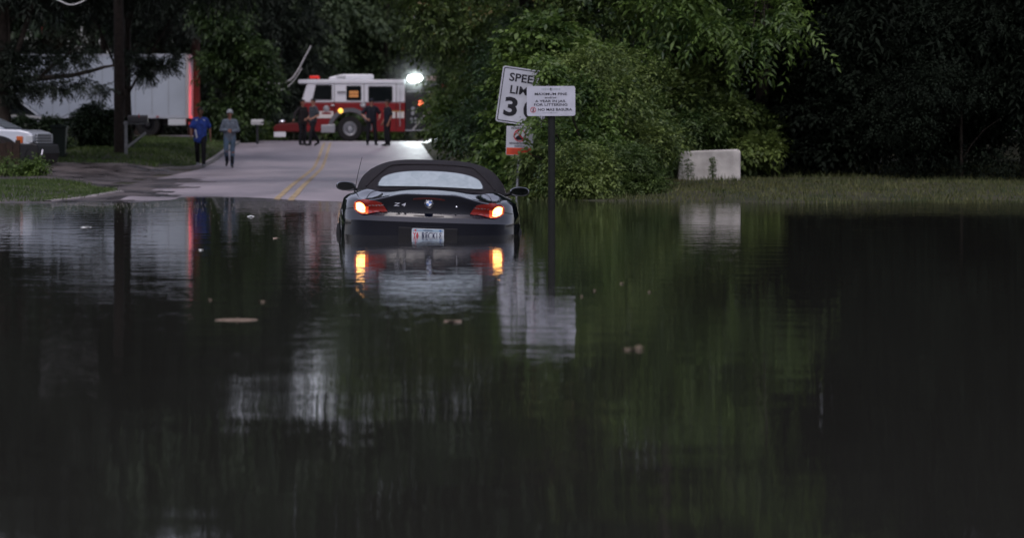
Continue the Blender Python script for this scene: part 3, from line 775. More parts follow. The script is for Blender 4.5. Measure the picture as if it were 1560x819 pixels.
# ------------------------------------------------------------------ fire engine
d = 107.0; gx0 = ax(533, d); gz0 = G(gx0, d)
red = mat('engine_red', (.17, .010, .012), .45, coat=.15, var=.12, scale=2)
wht = mat('engine_white', (.62, .63, .66), .3, coat=.5, var=.06, scale=2)
steel = mat('brushed_steel', (.45, .46, .48), .35, metal=.9)
dkm = mat('pump_panel_black', (.012, .013, .015), .35)
fe = thing('fire_engine', 'red and white fire engine stopped side-on across the road', 'fire engine', (gx0, d, gz0))
W_ = 2.45
arch = [(.78*math.cos(R(a)), .50+.78*math.sin(R(a))*1.0) for a in range(165, 14, -15)]
MB().prism([(-2.05, .42), (-.80, .42)]+[(x, max(z, .42)) for x, z in arch]+[(.80, .42), (2.40, .42), (2.40, 1.68), (-2.12, 1.68), (-2.12, .9)], 0, W_).build('lower_cab', red, fe, bevel=.03)
MB().prism([(-2.12, 1.69), (2.40, 1.69), (2.40, 2.52), (-1.86, 2.52)], .01, W_-.01).build('upper_cab', wht, fe, bevel=.04)
MB().prism(rrect(4.66, .17, .06, cx=.08, cz=2.60), -.03, W_+.03).build('roof', wht, fe, bevel=.02)
MB().prism([(-.95, 2.69), (.98, 2.69), (1.06, 2.76), (1.02, 2.93), (-.30, 2.93), (-.9, 2.80)], .35, 2.0).build('roof_unit', wht, fe, bevel=.05)
mb = MB()
for x in (-.8, -.72, -.64, -.56, -.48): mb.box((x+.25, .34, 2.80), (.03, .02, .12))
mb.build('roof_grille', dkm, fe)
lb = thing('light_bar', None, None, (-1.55, .35, 2.69)); lb.parent = fe
MB().box((0, .85, .03), (.30, 1.7, .06)).build('bar_base', dkm, lb, bevel=.01)
redl = mat('red_beacon', (.35, .01, .01), .2, emis=(1, .05, .03), estr=.35)
for y in (.2, .85, 1.5): MB().prism(rrect(.42, .12, .04, cz=.11), y-.25, y+.25).build('beacon', redl, lb, bevel=.02)
dg = mat('cab_glass', (.006, .008, .009), .08, spec=.5)
gask = mat('gasket', (.02, .02, .022), .6)
for nm, x0, x1, z0, z1 in (('front', -1.62, -.78, 1.80, 2.46), ('mid', -.16, .50, 1.78, 2.42), ('rear', .80, 1.86, 1.72, 2.40)):
    if nm == 'front': pl = [(x0-.02, z0), (x1, z0), (x1, z1), (x0+.14, z1)]; pi = [(x0+.03, z0+.05), (x1-.05, z0+.05), (x1-.05, z1-.05), (x0+.17, z1-.05)]
    else: pl = rrect(x1-x0, z1-z0, .05, cx=(x0+x1)/2, cz=(z0+z1)/2); pi = rrect(x1-x0-.08, z1-z0-.08, .04, cx=(x0+x1)/2, cz=(z0+z1)/2)
    wnd = MB().prism(pl, -.010, .02).build('window', gask, fe)
    MB().prism(pi, -.016, -.009).build('pane', dg, wnd)
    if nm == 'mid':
        om = mat('orange_cab_glow', (.45, .19, .06), .7, emis=(1, .45, .15), estr=.10)  # orange light inside the cab, put into colour and faint emission
        for i, zz in enumerate((1.98, 2.13)): MB().prism(rrect(.40, .13, .02, cx=.17, cz=zz), -.021, -.0165).build('cab_glow_panel', om, wnd)
MB().add([(-2.118, .12, 1.74), (-2.118, W_-.12, 1.74), (-1.88, W_-.14, 2.48), (-1.88, .14, 2.48)], [(0, 1, 2, 3)]).build('windscreen', dg, fe, loc=(-.02, 0, 0))
seam = mat('door_gap', (.01, .008, .008), .8)
for x in (-.68, .62, 2.02):
    MB().box((x, -.004, 1.5), (.022, .014, 2.0)).build('door_gap', seam, fe)
for x in (-.78, .52): MB().box((x+.03, -.03, 1.56), (.18, .05, .05)).build('door_handle', steel, fe, bevel=.01)
MB().box((-.38, -.04, 2.15), (.34, .04, .035)).build('grab_rail', dkm, fe)
MB().box((2.18, -.05, 1.5), (.03, .03, 1.7)).build('grab_rail', steel, fe)
stp = mat('reflective_stripe', (.55, .53, .5), .5)
for x0, x1 in ((-1.50, -.72), (1.60, 1.98), (2.06, 2.36)): MB().box(((x0+x1)/2, -.006, 1.16), (x1-x0, .010, .30)).build('stripe', stp, fe)
MB().box((-1.02, -.008, 1.22), (.40, .010, .09)).build('stripe_emblem', red, fe)
gold = mat('gold_trim', (.45, .26, .10), .4, metal=.6)
MB().box((1.9, -.010, 1.31), (.9, .012, .05)).build('gold_stripe', gold, fe)
MB().lathe([(.0, -.05), (.10, -.05), (.14, 0)], (.58, 0, 1.58), (0, 1, 0), 16).build('fuel_cap', steel, fe, smooth=40)
MB().lathe([(.0, -.05), (.12, -.04), (.15, 0)], (-1.02, 0, 1.42), (0, 1, 0), 16).build('cab_badge', steel, fe, smooth=40)
amb = mat('amber_marker', (.7, .4, .05), .3, emis=(1, .55, .08), estr=1.6)
MB().lathe([(0, -.07), (.08, -.06), (.12, 0)], (-.40, -.01, 1.32), (0, 1, 0), 16).build('marker_light', amb, fe, smooth=50)
# wheel arch trim and wheels
MB().grid([[(.80*math.cos(R(a)), -.03, .48+.80*math.sin(R(a))), (.98*math.cos(R(a)), -.03, .48+.98*math.sin(R(a)))] for a in range(0, 181, 10)]).build('arch_trim', steel if False else mat('arch_grey', (.10, .10, .11), .5), fe)
def truck_wheel(x, y, par, r=.55, wd=.32, rim=None):
    wh = thing('wheel', None, None, (x, y, r)); wh.parent = par
    MB().lathe([(r*.56, -wd/2), (r*.92, -wd/2), (r, -wd/2+.05), (r, wd/2-.05), (r*.92, wd/2), (r*.56, wd/2)], (0, 0, 0), (0, -1, 0), 36).build('tyre', rubber, wh, smooth=40)
    mb = MB().lathe([(r*.57, wd/2-.01), (r*.53, wd/2+.01), (r*.50, wd/2-.06), (r*.34, wd/2-.12), (r*.22, wd/2-.02), (r*.18, wd/2+.03), (0, wd/2+.04)], (0, 0, 0), (0, -1, 0), 36)
    for k in range(10):
        a = R(36*k); mb.ball((r*.40*math.cos(a), -wd/2+.07, r*.40*math.sin(a)), .025, 6, 4)
    mb.build('rim', rim or steel, wh, smooth=40)
    return wh
for x in (0, 5.3):
    for y in (.22, W_-.22): truck_wheel(x, y, fe)
# extended front bumper
MB().prism([(-3.30, .42), (-2.05, .42), (-2.05, .80), (-2.5, .80), (-3.20, .74), (-3.34, .60)], .1, W_-.1).build('bumper', mat('bumper_red', (.10, .008, .009), .5), fe, bevel=.03)
MB().box((-3.05, .08, .30), (.52, .06, .22)).build('number_board', wht, fe, bevel=.01)
for x in (-2.95, -2.45): MB().ball((x, .35, .86 if x < -2.7 else .62), (.16, .12, .09), 12, 8).build('horn', chrome, fe, smooth=60)
MB().box((-.95, -.02, .55), (.6, .10, .34)).build('step', steel, fe, bevel=.01)
MB().box((2.1, .9, .55), (9.2, .8, .26)).build('chassis', dkm, fe)
# pump house and rear body
MB().box((3.15, W_/2, 1.44), (1.48, W_-.06, 1.98)).build('pump_panel', dkm, fe, bevel=.02)
MB().box((3.15, W_/2, 2.34), (1.40, W_-.2, .30)).build('hose_bed', mat('tank_dark', (.03, .032, .035), .5), fe, bevel=.02)
MB().box((3.2, .0, 2.50), (1.5, .05, .05)).build('rail', steel, fe)
MB().box((3.2, -.02, 2.16), (1.45, .04, .05)).build('rail', steel, fe)
MB().box((3.2, -.05, .48), (1.6, .12, .05)).build('running_board', steel, fe)
rng = np.random.default_rng(8)
for i, (x, z, r) in enumerate([(2.75, 1.42, .09), (2.75, 1.22, .09), (3.35, 1.52, .10), (2.68, .98, .06), (2.86, .98, .06), (3.04, .98, .06), (2.68, .84, .06), (2.86, .84, .06), (3.04, .84, .06), (3.30, 1.20, .11), (3.6, 1.0, .11)]):
    MB().lathe([(0, -.04), (r, -.04), (r, .03)], (x, .03, z), (0, 1, 0), 16).build('gauge', steel if i % 3 else mat('gauge_face', (.22, .24, .26), .5), fe, smooth=40)
MB().tube([(2.75, -.05, .50), (3.0, -.08, .80), (3.25, -.09, 1.12), (3.6, -.08, 1.30), (3.85, -.04, 1.35)], .045, 8).build('hose', mat('hose_grey', (.30, .30, .30), .7), fe, smooth=50)
MB().lathe([(0, -.10), (.07, -.09), (.10, 0)], (3.08, .02, 1.66), (0, 1, 0), 16).build('warning_light', mat('red_lamp', (.8, .1, .05), .3, emis=(1, .16, .07), estr=9), fe, smooth=50)
MB().box((5.7, W_/2, 1.50), (3.4, W_, 2.0)).build('rear_body', red, fe, bevel=.03)
for x in (4.7, 5.8, 6.8): MB().box((x, -.01, 1.6), (.95, .03, 1.3)).build('roller_shutter', steel, fe)
# scene light above the pump
sc = thing('scene_light', None, None, (2.83, .1, 2.52)); sc.parent = fe
MB().tube([(0, 0, 0), (0, 0, .08)], .04, 8).build('stalk', steel, sc)
MB().prism(rrect(.68, .33, .14, cz=.22), -.01, .13).build('lamp_housing', dkm, sc, bevel=.02)
MB().prism(rrect(.62, .27, .12, cz=.22), -.035, -.012).build('lamp_face', mat('scene_lamp', (.9, .95, .95), .3, emis=(.86, 1.0, .97), estr=22), sc)
MB().box((-.52, .0, .08), (.22, .12, .16)).build('corner_lamp', mat('corner_lamp', (.8, .9, .9), .3, emis=(.85, 1, 1), estr=3), sc)
MB().box((.75, .1, .22), (.5, .2, .2)).build('deck_gun', mat('tan_cover', (.30, .22, .19), .7), sc, bevel=.02)
# added scattering ball, gives the scene light a soft halo
mv = bpy.data.materials.new('halo_scatter'); mv.use_nodes = True; vn_ = mv.node_tree; vn_.nodes.remove(vn_.nodes['Principled BSDF'])
vs_ = vn_.nodes.new('ShaderNodeVolumeScatter'); vs_.inputs['Color'].default_value = (.95, 1, 1, 1); vs_.inputs['Anisotropy'].default_value = .3
vt = vn_.nodes.new('ShaderNodeTexCoord'); vg = vn_.nodes.new('ShaderNodeTexGradient'); vg.gradient_type = 'QUADRATIC_SPHERE'
vm = vn_.nodes.new('ShaderNodeMath'); vm.operation = 'MULTIPLY'; vm.inputs[1].default_value = .5
vn_.links.new(vt.outputs['Object'], vg.inputs[0]); vn_.links.new(vg.outputs['Fac'], vm.inputs[0]); vn_.links.new(vm.outputs[0], vs_.inputs['Density'])
vn_.links.new(vs_.outputs[0], vn_.nodes['Material Output'].inputs['Volume'])
dz = MB().ball((0, 0, 0), 1.0, 20, 12).build('lamp_halo', mv); dz.scale = (1.7, 1.2, 1.3); dz.location = (gx0+2.83, d-.05, gz0+2.74); dz['kind'] = 'stuff'
def lamp(name, loc, energy, color, target, angle, blend=.6, size=.25):
    l = bpy.data.lights.new(name, 'SPOT'); l.energy = energy; l.color = color; l.spot_size = R(angle); l.spot_blend = blend; l.shadow_soft_size = size
    o = bpy.data.objects.new(name, l); col.objects.link(o); o.location = loc
    o.rotation_euler = (Vector(target)-Vector(loc)).to_track_quat('-Z', 'Y').to_euler(); return o
Lp = Vector((gx0+2.83, d-.25, gz0+2.75))
lamp('scene_light_beam', Lp, 900, (.88, 1, 1), (gx0+2.6, d-14, .85), 95, 1.0)
lamp('beacon_beam', (gx0-3.45, d-1.6, gz0+1.7), 800, (1, .04, .03), (-7.35, 110, 3.0), 34, .5)
lamp('beacon_beam', (gx0-3.45, d-1.4, gz0+1.7), 1300, (1, .04, .03), (-6.9, 102.2, 2.9), 38, .5)

# ------------------------------------------------------------------ box trailer
d = 101.0; xr = ax(284.5, d); gt = G(xr-2, d)
tz0 = EYE-(180-216)/F*d; tz1 = EYE-(82.5-216)/F*d
tr = thing('box_trailer', 'long white box trailer parked behind the trees on the left lawn', 'trailer', (xr, d, gt))
alu = mat('trailer_skin', (.40, .45, .51), .5, var=.10, scale=.8)
z0, z1 = tz0-gt, tz1-gt
MB().box((-4.6, 1.25, (z0+z1)/2), (9.1, 2.5, z1-z0)).build('box', alu, tr, bevel=.03)
mb = MB()
for k in range(13): mb.box((-.75-.68*k, -.004, (z0+z1)/2), (.022, .008, z1-z0-.22))
mb.build('panel_seam', mat('seam_grey', (.26, .28, .30), .5), tr)
MB().box((-4.6, -.006, z0+.06), (9.1, .02, .12)).build('bottom_rail', mat('rail_white', (.40, .43, .48), .5), tr)
MB().box((-4.6, -.006, z1-.05), (9.1, .02, .10)).build('top_rail', mat('rail_white', (.40, .43, .48), .5), tr)
mb = MB(); rf = mat('rear_frame_grey', (.45, .42, .42), .5)
for y in (.06, 2.44): mb.box((.02, y, (z0+z1)/2), (.14, .12, z1-z0))
mb.box((.02, 1.25, z1-.06), (.14, 2.3, .12)).box((.02, 1.25, z0+.06), (.14, 2.3, .12)); mb.build('rear_frame', rf, tr)
for y in (.66, 1.84): MB().box((-.02, y, (z0+z1)/2), (.10, 1.12, z1-z0-.24)).build('rear_door', alu, tr, bevel=.01)
MB().box((-.40, -.02, z0-.16), (.72, .08, .26)).build('light_box', mat('light_box_white', (.55, .58, .60), .5), tr, bevel=.01)
MB().box((-4.6, 1.25, z0-.14), (8.8, 1.0, .24)).build('chassis', dkm, tr)
MB().box((.02, 1.25, .55), (.08, 2.2, .12)).build('under_bar', dkm, tr)
for x in (-1.6, -2.8):
    for y in (.2, 2.3): truck_wheel(x, y, tr, .5, .3, dkm)  # dark rims: the shade under the trailer is put into their colour
for y in (.5, 2.0): MB().box((-7.5, y, (z0-.2)/2), (.14, .12, z0-.2)).build('landing_leg', dkm, tr)
for x in (-1.2, -1.75): MB().box((x, -.022, z0+.06), (.12, .02, .05)).build('side_marker', mat('marker_red', (.3, .03, .02), .4), tr)
# ------------------------------------------------------------------ pickup at the left edge
d = 59.0; xb = ax(56, d)
wp = mat('vehicle_white', (.50, .54, .60), .3, coat=.6, var=.06, scale=1.5)
cp = mat('black_trim', (.010, .010, .011), .5)
gp = G(xb-1.2, d)
pk = thing('pickup_truck', 'white pickup with orange marker light nosing in from the left edge', 'pickup', (xb, d, gp+.03), (0, 0, R(-8))); pk.scale = (1, 1, .86)
# local: front bumper at x = 0, body runs to -x; near flank at y = 0
zt = 1.20
arch = [(-.98+.52*math.cos(R(a)), .42+.52*math.sin(R(a))) for a in range(0, 181, 15)]
lowbody = [(-.16, .72), (-.10, .84), (-.10, 1.02), (-.20, 1.10), (-.42, 1.16), (-1.5, 1.20), (-1.62, 1.22), (-5.3, 1.22), (-5.3, .72)]+[(x, max(.72, z)) for x, z in reversed(arch) if True]
MB().prism(lowbody, 0, 1.9).build('body', wp, pk, bevel=.05)
MB().prism([(-.20, .14), (-.02, .22), (.06, .50), (.02, .74), (-.10, .78), (-.52, .76), (-.62, .30)], -.03, 1.93).build('front_bumper', cp, pk, bevel=.03)
MB().prism([(-1.46, .30), (-5.3, .30), (-5.3, .74), (-1.46, .74)], -.012, 1.91).build('lower_cladding', cp, pk, bevel=.02)
MB().grid([[(-.98+.50*math.cos(R(a)), -.016, .40+.50*math.sin(R(a))), (-.98+.60*math.cos(R(a)), -.016, .40+.60*math.sin(R(a)))] for a in range(0, 181, 12)]).build('arch_trim', cp, pk)
mb = MB(); mb.prism([(-.82, 1.18), (-1.62, 1.60), (-1.82, 1.66), (-3.7, 1.64), (-3.85, 1.20)], .10, 1.80); cab_ = mb.build('cab', wp, pk, bevel=.05)
MB().prism([(-1.28, 1.27), (-1.75, 1.55), (-3.6, 1.55), (-3.68, 1.27)], .090, .10).build('side_window', darkglass, cab_)
MB().add([(-.86, .2, 1.20), (-.86, 1.7, 1.20), (-1.60, 1.64, 1.585), (-1.60, .26, 1.585)], [(0, 1, 2, 3)]).build('windscreen', mat('pale_windscreen', (.22, .25, .28), .1, spec=.8), cab_, loc=(.012, 0, .018))
MB().box((-.42, -.008, .88), (.16, .03, .20)).build('marker_light', mat('orange_lens', (.45, .10, .02), .25, coat=1), pk, bevel=.01)
MB().box((-.19, .02, .90), (.18, .05, .20)).build('headlight', mat('headlight_glass', (.45, .48, .50), .1, coat=1), pk, bevel=.015)
mb = MB()
for z in (.80, .88, .96, 1.03): mb.box((-.075, .95, z), (.05, 1.4, .035))
mb.build('grille', wp, pk)
MB().box((-.10, .95, .91), (.02, 1.42, .26)).build('grille_back', mat('grille_grey', (.12, .125, .13), .4), pk)
MB().tube([(-.02, .15, .40), (.08, .15, .46), (.09, .2, .60)], .018, 6).build('tow_hook', chrome, pk)
MB().box((-.30, -.02, .48), (.06, .05, .36), (0, R(20), 0)).build('mud_flap', cp, pk)
for y in (.16, 1.74):
    truck_wheel(-.98, y, pk, .38, .24); truck_wheel(-4.4, y, pk, .38, .24)

# ------------------------------------------------------------------ van behind the hedge
d = 90.0; xv = ax(80, d); gv = G(xv, d)
vn = thing('parked_van', 'dark windowed parked car with pale roof behind the hedge', 'car', (xv, d, gv))
MB().prism([(0, .35), (.05, .85), (-.9, 1.0), (-4.4, 1.05), (-4.45, .35)], 0, 1.8).build('body', mat('van_grey', (.09, .10, .11), .3, coat=.5), vn, bevel=.06)
cb = MB().prism([(-.55, 1.0), (-1.25, 1.50), (-1.5, 1.54), (-3.7, 1.54), (-4.2, 1.03)], .12, 1.68).build('cabin', darkglass, vn, bevel=.05)
MB().prism([(-1.22, 1.515), (-1.5, 1.58), (-3.7, 1.58), (-3.85, 1.50), (-3.7, 1.54), (-1.5, 1.54)], .11, 1.69).build('roof', wp, vn)
MB().prism([(-.52, 1.0), (-.60, 1.0), (-1.28, 1.52), (-1.20, 1.52)], .10, .16).build('pillar', wp, vn)
for x in (-.8, -3.6):
    for y in (.15, 1.65): truck_wheel(x, y, vn, .33, .22)

# ------------------------------------------------------------------ poles, mailboxes, bin, fence, barrier
barkd = mat('dark_pole_wood', (.022, .017, .014), .9, var=.4, scale=9, bump=.8, bscale=14)
d = 75.0; xp = ax(180.5, d); gq = G(xp, d)
up_ = thing('utility_pole', 'tall dark wooden utility pole standing on the lawn before the trailer', 'utility pole', (xp, d, gq))
MB().tube([(.03, 0, -.3), (.01, 0, 4), (-.10, 0, 9), (-.14, 0, 11.5)], [.165, .155, .135, .12], 14).build('pole', barkd, up_, smooth=60)
MB().box((-.13, 0, 10.6), (2.3, .10, .12)).build('crossarm', barkd, up_)
for x in (-1.1, -.6, .6, 1.05): MB().lathe([(0, .18), (.03, .17), (.05, .09), (.035, .04), (.05, 0)], (x-.13, 0, 10.66), (0, 0, 1), 10).build('insulator', galv, up_, smooth=50)
MB().tube([(.15, -.10, 1.55), (.22, -.12, 1.75), (.22, -.12, 1.9)], .03, 6).ball((.20, -.10, 1.82), (.06, .05, .12)).build('conduit', barkd, up_)
ww = mat('weathered_white_wood', (.22, .23, .24), .7, var=.25, scale=8)
d = 74.0; xm = ax(192, d); gm = G(xm, d)
mbx = thing('mailbox', 'dark mailbox on a pale post with a diagonal brace beside the pole', 'mailbox', (xm, d, gm))
MB().box((0, 0, .45), (.09, .09, 1.10)).build('post', ww, mbx, bevel=.008)
MB().box((.30, 0, .42), (.075, .07, .75), (0, R(52), 0)).build('brace', ww, mbx, bevel=.008)
MB().box((.26, 0, .93), (.66, .10, .06)).build('arm', ww, mbx, bevel=.008)
dkmb = mat('mailbox_dark', (.012, .013, .016), .35)
MB().prism([(-.10, 0), (.10, 0), (.10, .12)]+[(.10*math.cos(R(a)), .12+.10*math.sin(R(a))) for a in range(15, 180, 15)]+[(-.10, .12)], .06, .66, axis='x').build('box', dkmb, mbx, loc=(0, 0, .962), smooth=40)
MB().box((.40, -.112, 1.16), (.03, .012, .12)).build('flag', mat('flag_red', (.3, .02, .02), .5), mbx)
d = 96.0; xm = ax(392, d); gm = G(xm, d)
m2 = thing('mailbox', 'small white mailbox on a short dark post near the road crest', 'mailbox', (xm, d, gm))
MB().box((0, 0, .30), (.09, .09, .9)).build('post', dkmb, m2, bevel=.008)
MB().prism([(-.11, 0), (.11, 0), (.11, .11)]+[(.11*math.cos(R(a)), .11+.10*math.sin(R(a))) for a in range(15, 180, 15)]+[(-.11, .11)], -.24, .24, axis='x').build('box', mat('mailbox_white', (.34, .34, .34), .5), m2, loc=(0, 0, .752), smooth=40)
MB().box((.2, -.12, .85), (.10, .012, .05)).build('door_latch', dkmb, m2)

d = 72.5; xw = ax(90.5, d); gw = G(xw, d)
bn = thing('wheeled_bin', 'dark green wheeled bin standing at the edge of the drive', 'bin', (xw, d, gw-.12))
gb = mat('bin_green', (.012, .022, .018), .5)
P = [[(-.17, -.17, .12), (.17, -.17, .12), (.17, .17, .12), (-.17, .17, .12)], [(-.22, -.22, .98), (.22, -.22, .98), (.22, .22, .98), (-.22, .22, .98)]]
MB().add(P[0]+P[1], [(3, 2, 1, 0), (4, 5, 6, 7), (0, 1, 5, 4), (1, 2, 6, 5), (2, 3, 7, 6), (3, 0, 4, 7)]).build('body', gb, bn, bevel=.02)
MB().prism([(-.25, .98), (.25, .98), (.25, 1.02), (.05, 1.07), (-.2, 1.06), (-.25, 1.02)], -.25, .25).build('lid', gb, bn, bevel=.01)
MB().tube([(-.2, .26, .97), (-.2, .30, 1.0), (.2, .30, 1.0), (.2, .26, .97)], .015, 6).build('handle', gb, bn)
for x in (-.2, .2): MB().lathe([(0, -.03), (.11, -.03), (.12, 0), (.11, .03), (0, .03)], (x, .16, .12), (1, 0, 0), 16).build('wheel', rubber, bn, smooth=40)

wd_ = mat('dark_fence_wood', (.028, .017, .012), .85, var=.45, scale=8, bump=.4, bscale=20)
d = 54.5; xf = ax(30, d); gf = G(xf, d)
fn = thing('wooden_fence', 'low dark brown board fence end in front of the pickup', 'fence', (xf, d, gf))
for k in range(9):
    MB().box((-.075-.152*k, 0, .37), (.14, .025, .72+.02*(k % 2))).build('board', wd_, fn)
for z in (.2, .58): MB().box((-.70, .04, z), (1.38, .05, .09)).build('rail', wd_, fn)
MB().box((-.05, .05, .38), (.10, .10, .82)).build('post', wd_, fn, bevel=.01)

d = 47.0; xk = ax(1032, d); gk = EYE-(279-216)/F*d
bl_ = thing('concrete_barrier', 'pale concrete barrier block at the edge of the right bank', 'barrier', (xk, d, gk-.05), (0, 0, R(-4)))
cm = mat('pale_concrete', (.46, .44, .41), .8, var=.34, scale=2.6, bump=.3, bscale=25)
MB().prism([(0, 0), (1.2, 0), (1.2, .66), (1.15, .70), (.12, .66), (.04, .60)], 0, .38).build('block', cm, bl_, bevel=.03)
MB().prism([(-.015, -.05), (1.24, -.05), (1.24, .10), (-.015, .10)], -.04, .42).build('footing', mat('stained_concrete', (.22, .21, .18), .85, var=.3, scale=5), bl_, bevel=.02)

# street lamp beyond the engine and the slack cables
d = 135.0; xl = ax(546, d); gl_ = G(xl, d)
sl_ = thing('street_lamp', 'distant street lamp with a pale head above the fire engine', 'street lamp', (xl, d, gl_))
zh = EYE-(99-216)/F*d-gl_
MB().tube([(0, 0, -.2), (0, 0, zh*.8), (-.1, -.3, zh+.1), (-.3, -1.2, zh+.05)], [.10, .08, .05, .04], 8).build('pole', galv, sl_, smooth=60)
MB().ball((-.38, -1.5, zh), (.22, .36, .12), 14, 8).build('lamp_head', mat('lamp_glass', (.75, .78, .8), .4), sl_, smooth=60)
cable = mat('cable_grey', (.40, .40, .40), .6)
def cab(pts, r, label, d):
    P = [at(x, y, d+k) for x, y, k in pts]
    Q = [Vector(q) for q in cr([tuple(p) for p in P], 24)]
    tag(MB().tube(Q, r, 6).build('cable', cable, smooth=60), label, 'cable')
cab([(60, -30, 0), (78, -6, 0), (92, 2, 0), (106, 7.5, 0), (120, 5, 0), (132, -2, 0), (150, -20, 0)], .020, 'slack pale cable looping down at the top left', 60)
cab([(474, 70, 0), (462, 92, 0), (455, 105, 0), (446, 118, 0), (436, 125, 0), (420, 128, 0), (404, 126, 0)], .030, 'upper pale cable curving down left of the fire engine cab', 106.5)
cab([(460, 104, 0), (452, 117, 0), (443, 128, 0), (432, 136, 0), (416, 138, 0), (400, 135, 0)], .020, 'thin lower cable hanging left of the fire engine cab', 106.8)

# ------------------------------------------------------------------ people
skin_d = mat('skin_brown', (.17, .085, .055), .55); skin_l = mat('skin_light', (.33, .17, .12), .55); skin_m = mat('skin_tan', (.24, .11, .075), .55)
eye_m = mat('eye_dark', (.01, .008, .008), .2); lip_m = mat('lips', (.16, .055, .05), .5)
hair_m = mat('hair_black', (.010, .008, .007), .6)
def person(name, label, loc, rz, J, mats, short=True, scale=1.0, hat=None, hatm=None, hem=.0, wide=1.0, head_turn=0, group=None, collar=None, short_trousers=False):
    """J: joint overrides; faces -y before rotation. one skin grown over all limbs (voxel remesh)"""
    D = dict(hipL=(.095, 0, .92), kneeL=(.10, -.02, .50), ankL=(.10, .02, .09), toeL=(.115, -.16, .035),
             hipR=(-.095, 0, .92), kneeR=(-.10, -.02, .50), ankR=(-.10, .02, .09), toeR=(-.115, -.16, .035),
             shL=(.185, .01, 1.42), elL=(.25, .03, 1.13), wrL=(.25, -.06, .88), haL=(.245, -.10, .79),
             shR=(-.185, .01, 1.42), elR=(-.25, .03, 1.13), wrR=(-.25, -.06, .88), haR=(-.245, -.10, .79),
             pel=(0, 0, .94), waist=(0, .0, 1.10), chest=(0, .01, 1.30), neck=(0, .015, 1.47), head=(0, -.005, 1.635))
    D.update(J); V = {k: Vector(v) for k, v in D.items()}
    caps = []                                           # p0, r0, p1, r1, label, flatten
    def c(a, ra, b, rb, lab, sy=1.0): caps.append((Vector(a), ra, Vector(b), rb, lab, sy))
    for s in 'LR':
        sh, el, wr, ha = V['sh'+s], V['el'+s], V['wr'+s], V['ha'+s]
        c(V['hip'+s], .094, V['knee'+s], .070, 'trousers'); c(V['knee'+s], .070, V['ank'+s]+Vector((0, 0, .03)), .058, 'trousers' if not short_trousers else 'trousers')
        an, to = V['ank'+s], V['toe'+s]
        c(an+(an-to)*.10-Vector((0, 0, .035)), .045, an+(to-an)*.45-Vector((0, 0, .01)), .043, 'shoe'); c(an+(to-an)*.4-Vector((0, 0, .012)), .043, to, .033, 'shoe')
        if short:
            m_ = sh.lerp(el, .72)
            c(sh-Vector((sh.x*.06, 0, .012)), .062, m_, .066*wide, 'shirt'); c(m_, .046, el, .040, 'skin')
            c(el, .040, wr, .027, 'skin')
        else:
            c(sh-Vector((sh.x*.06, 0, .012)), .060, el, .052*wide, 'shirt'); c(el, .050*wide, wr, .036, 'shirt')
        hd_ = (ha-wr).normalized()
        side = hd_.cross(Vector((1, 0, 0))); 
        if side.length < .3: side = hd_.cross(Vector((0, 1, 0)))
        side.normalize(); pn_ = side.cross(hd_).normalized()
        palm = wr+hd_*.075
        for k in (-1, 0, 1): c(wr+side*.012*k, .016, palm+side*.024*k, .015, 'skin')
        for k, Lf in ((-1.5, .060), (-.5, .074), (.5, .078), (1.5, .068)):
            b0 = palm+side*.019*k*1.05; curl = pn_*(1 if s == 'L' else -1)
            b1 = b0+hd_*Lf*.55+side*.004*k+curl*.006; b2 = b1+hd_*Lf*.40+curl*.022
            c(b0, .0098, b1, .0090, 'skin'); c(b1, .0090, b2, .0078, 'skin')
        t0 = wr+hd_*.03-side*.026; t1 = t0+hd_*.030-side*.022; t2 = t1+hd_*.030-side*.006
        c(t0, .013, t1, .011, 'skin'); c(t1, .011, t2, .009, 'skin')
    c(V['pel']+Vector((.05, 0, 0)), .105, V['pel']-Vector((.05, 0, 0)), .105, 'trousers', .85)
    hz_ = Vector((0, 0, hem))
    c(V['pel']+Vector((.055, 0, .03))-hz_, .118*wide, V['chest']+Vector((.075, 0, 0)), .122, 'shirt', .80)
    c(V['pel']+Vector((-.055, 0, .03))-hz_, .118*wide, V['chest']+Vector((-.075, 0, 0)), .122, 'shirt', .80)
    a_, b_ = [V[k]+Vector((-V[k].x*.12, 0, -.012)) for k in ('shL', 'shR')]
    c(a_, .070, b_, .070, 'shirt', .95)
    for q_ in (a_, b_): c(V['neck']+Vector((0, 0, -.012)), .050, q_+Vector((0, 0, .018)), .052, 'shirt', .9)
    c(V['pel']+Vector((.075, 0, .0))-hz_, .112*wide, V['pel']+Vector((-.075, 0, .0))-hz_, .112*wide, 'shirt', .80)
    nk, hd0 = V['neck'], V['head']
    c(nk-Vector((0, 0, .05)), .058, hd0-Vector((0, -.01, .09)), .052, 'skin')
    Rm = Matrix.Rotation(head_turn, 3, 'Z')
    def h(x, y, z): return hd0+Rm @ Vector((x, y, z))
    c(h(0, .015, .035), .088, h(0, .005, .02), .088, 'skin'); c(h(0, -.015, -.04), .068, h(0, -.035, -.085), .040, 'skin')
    c(h(0, -.085, .015), .010, h(0, -.104, -.022), .015, 'skin')
    c(h(.022, -.088, -.062), .0075, h(-.022, -.088, -.062), .0075, 'lip')
    for s in (-1, 1):
        c(h(.030*s, -.077, .012), .011, h(.034*s, -.077, .012), .011, 'eye')
        c(h(.084*s, .012, .015), .014, h(.086*s, .018, -.022), .010, 'skin')
    mb = MB()
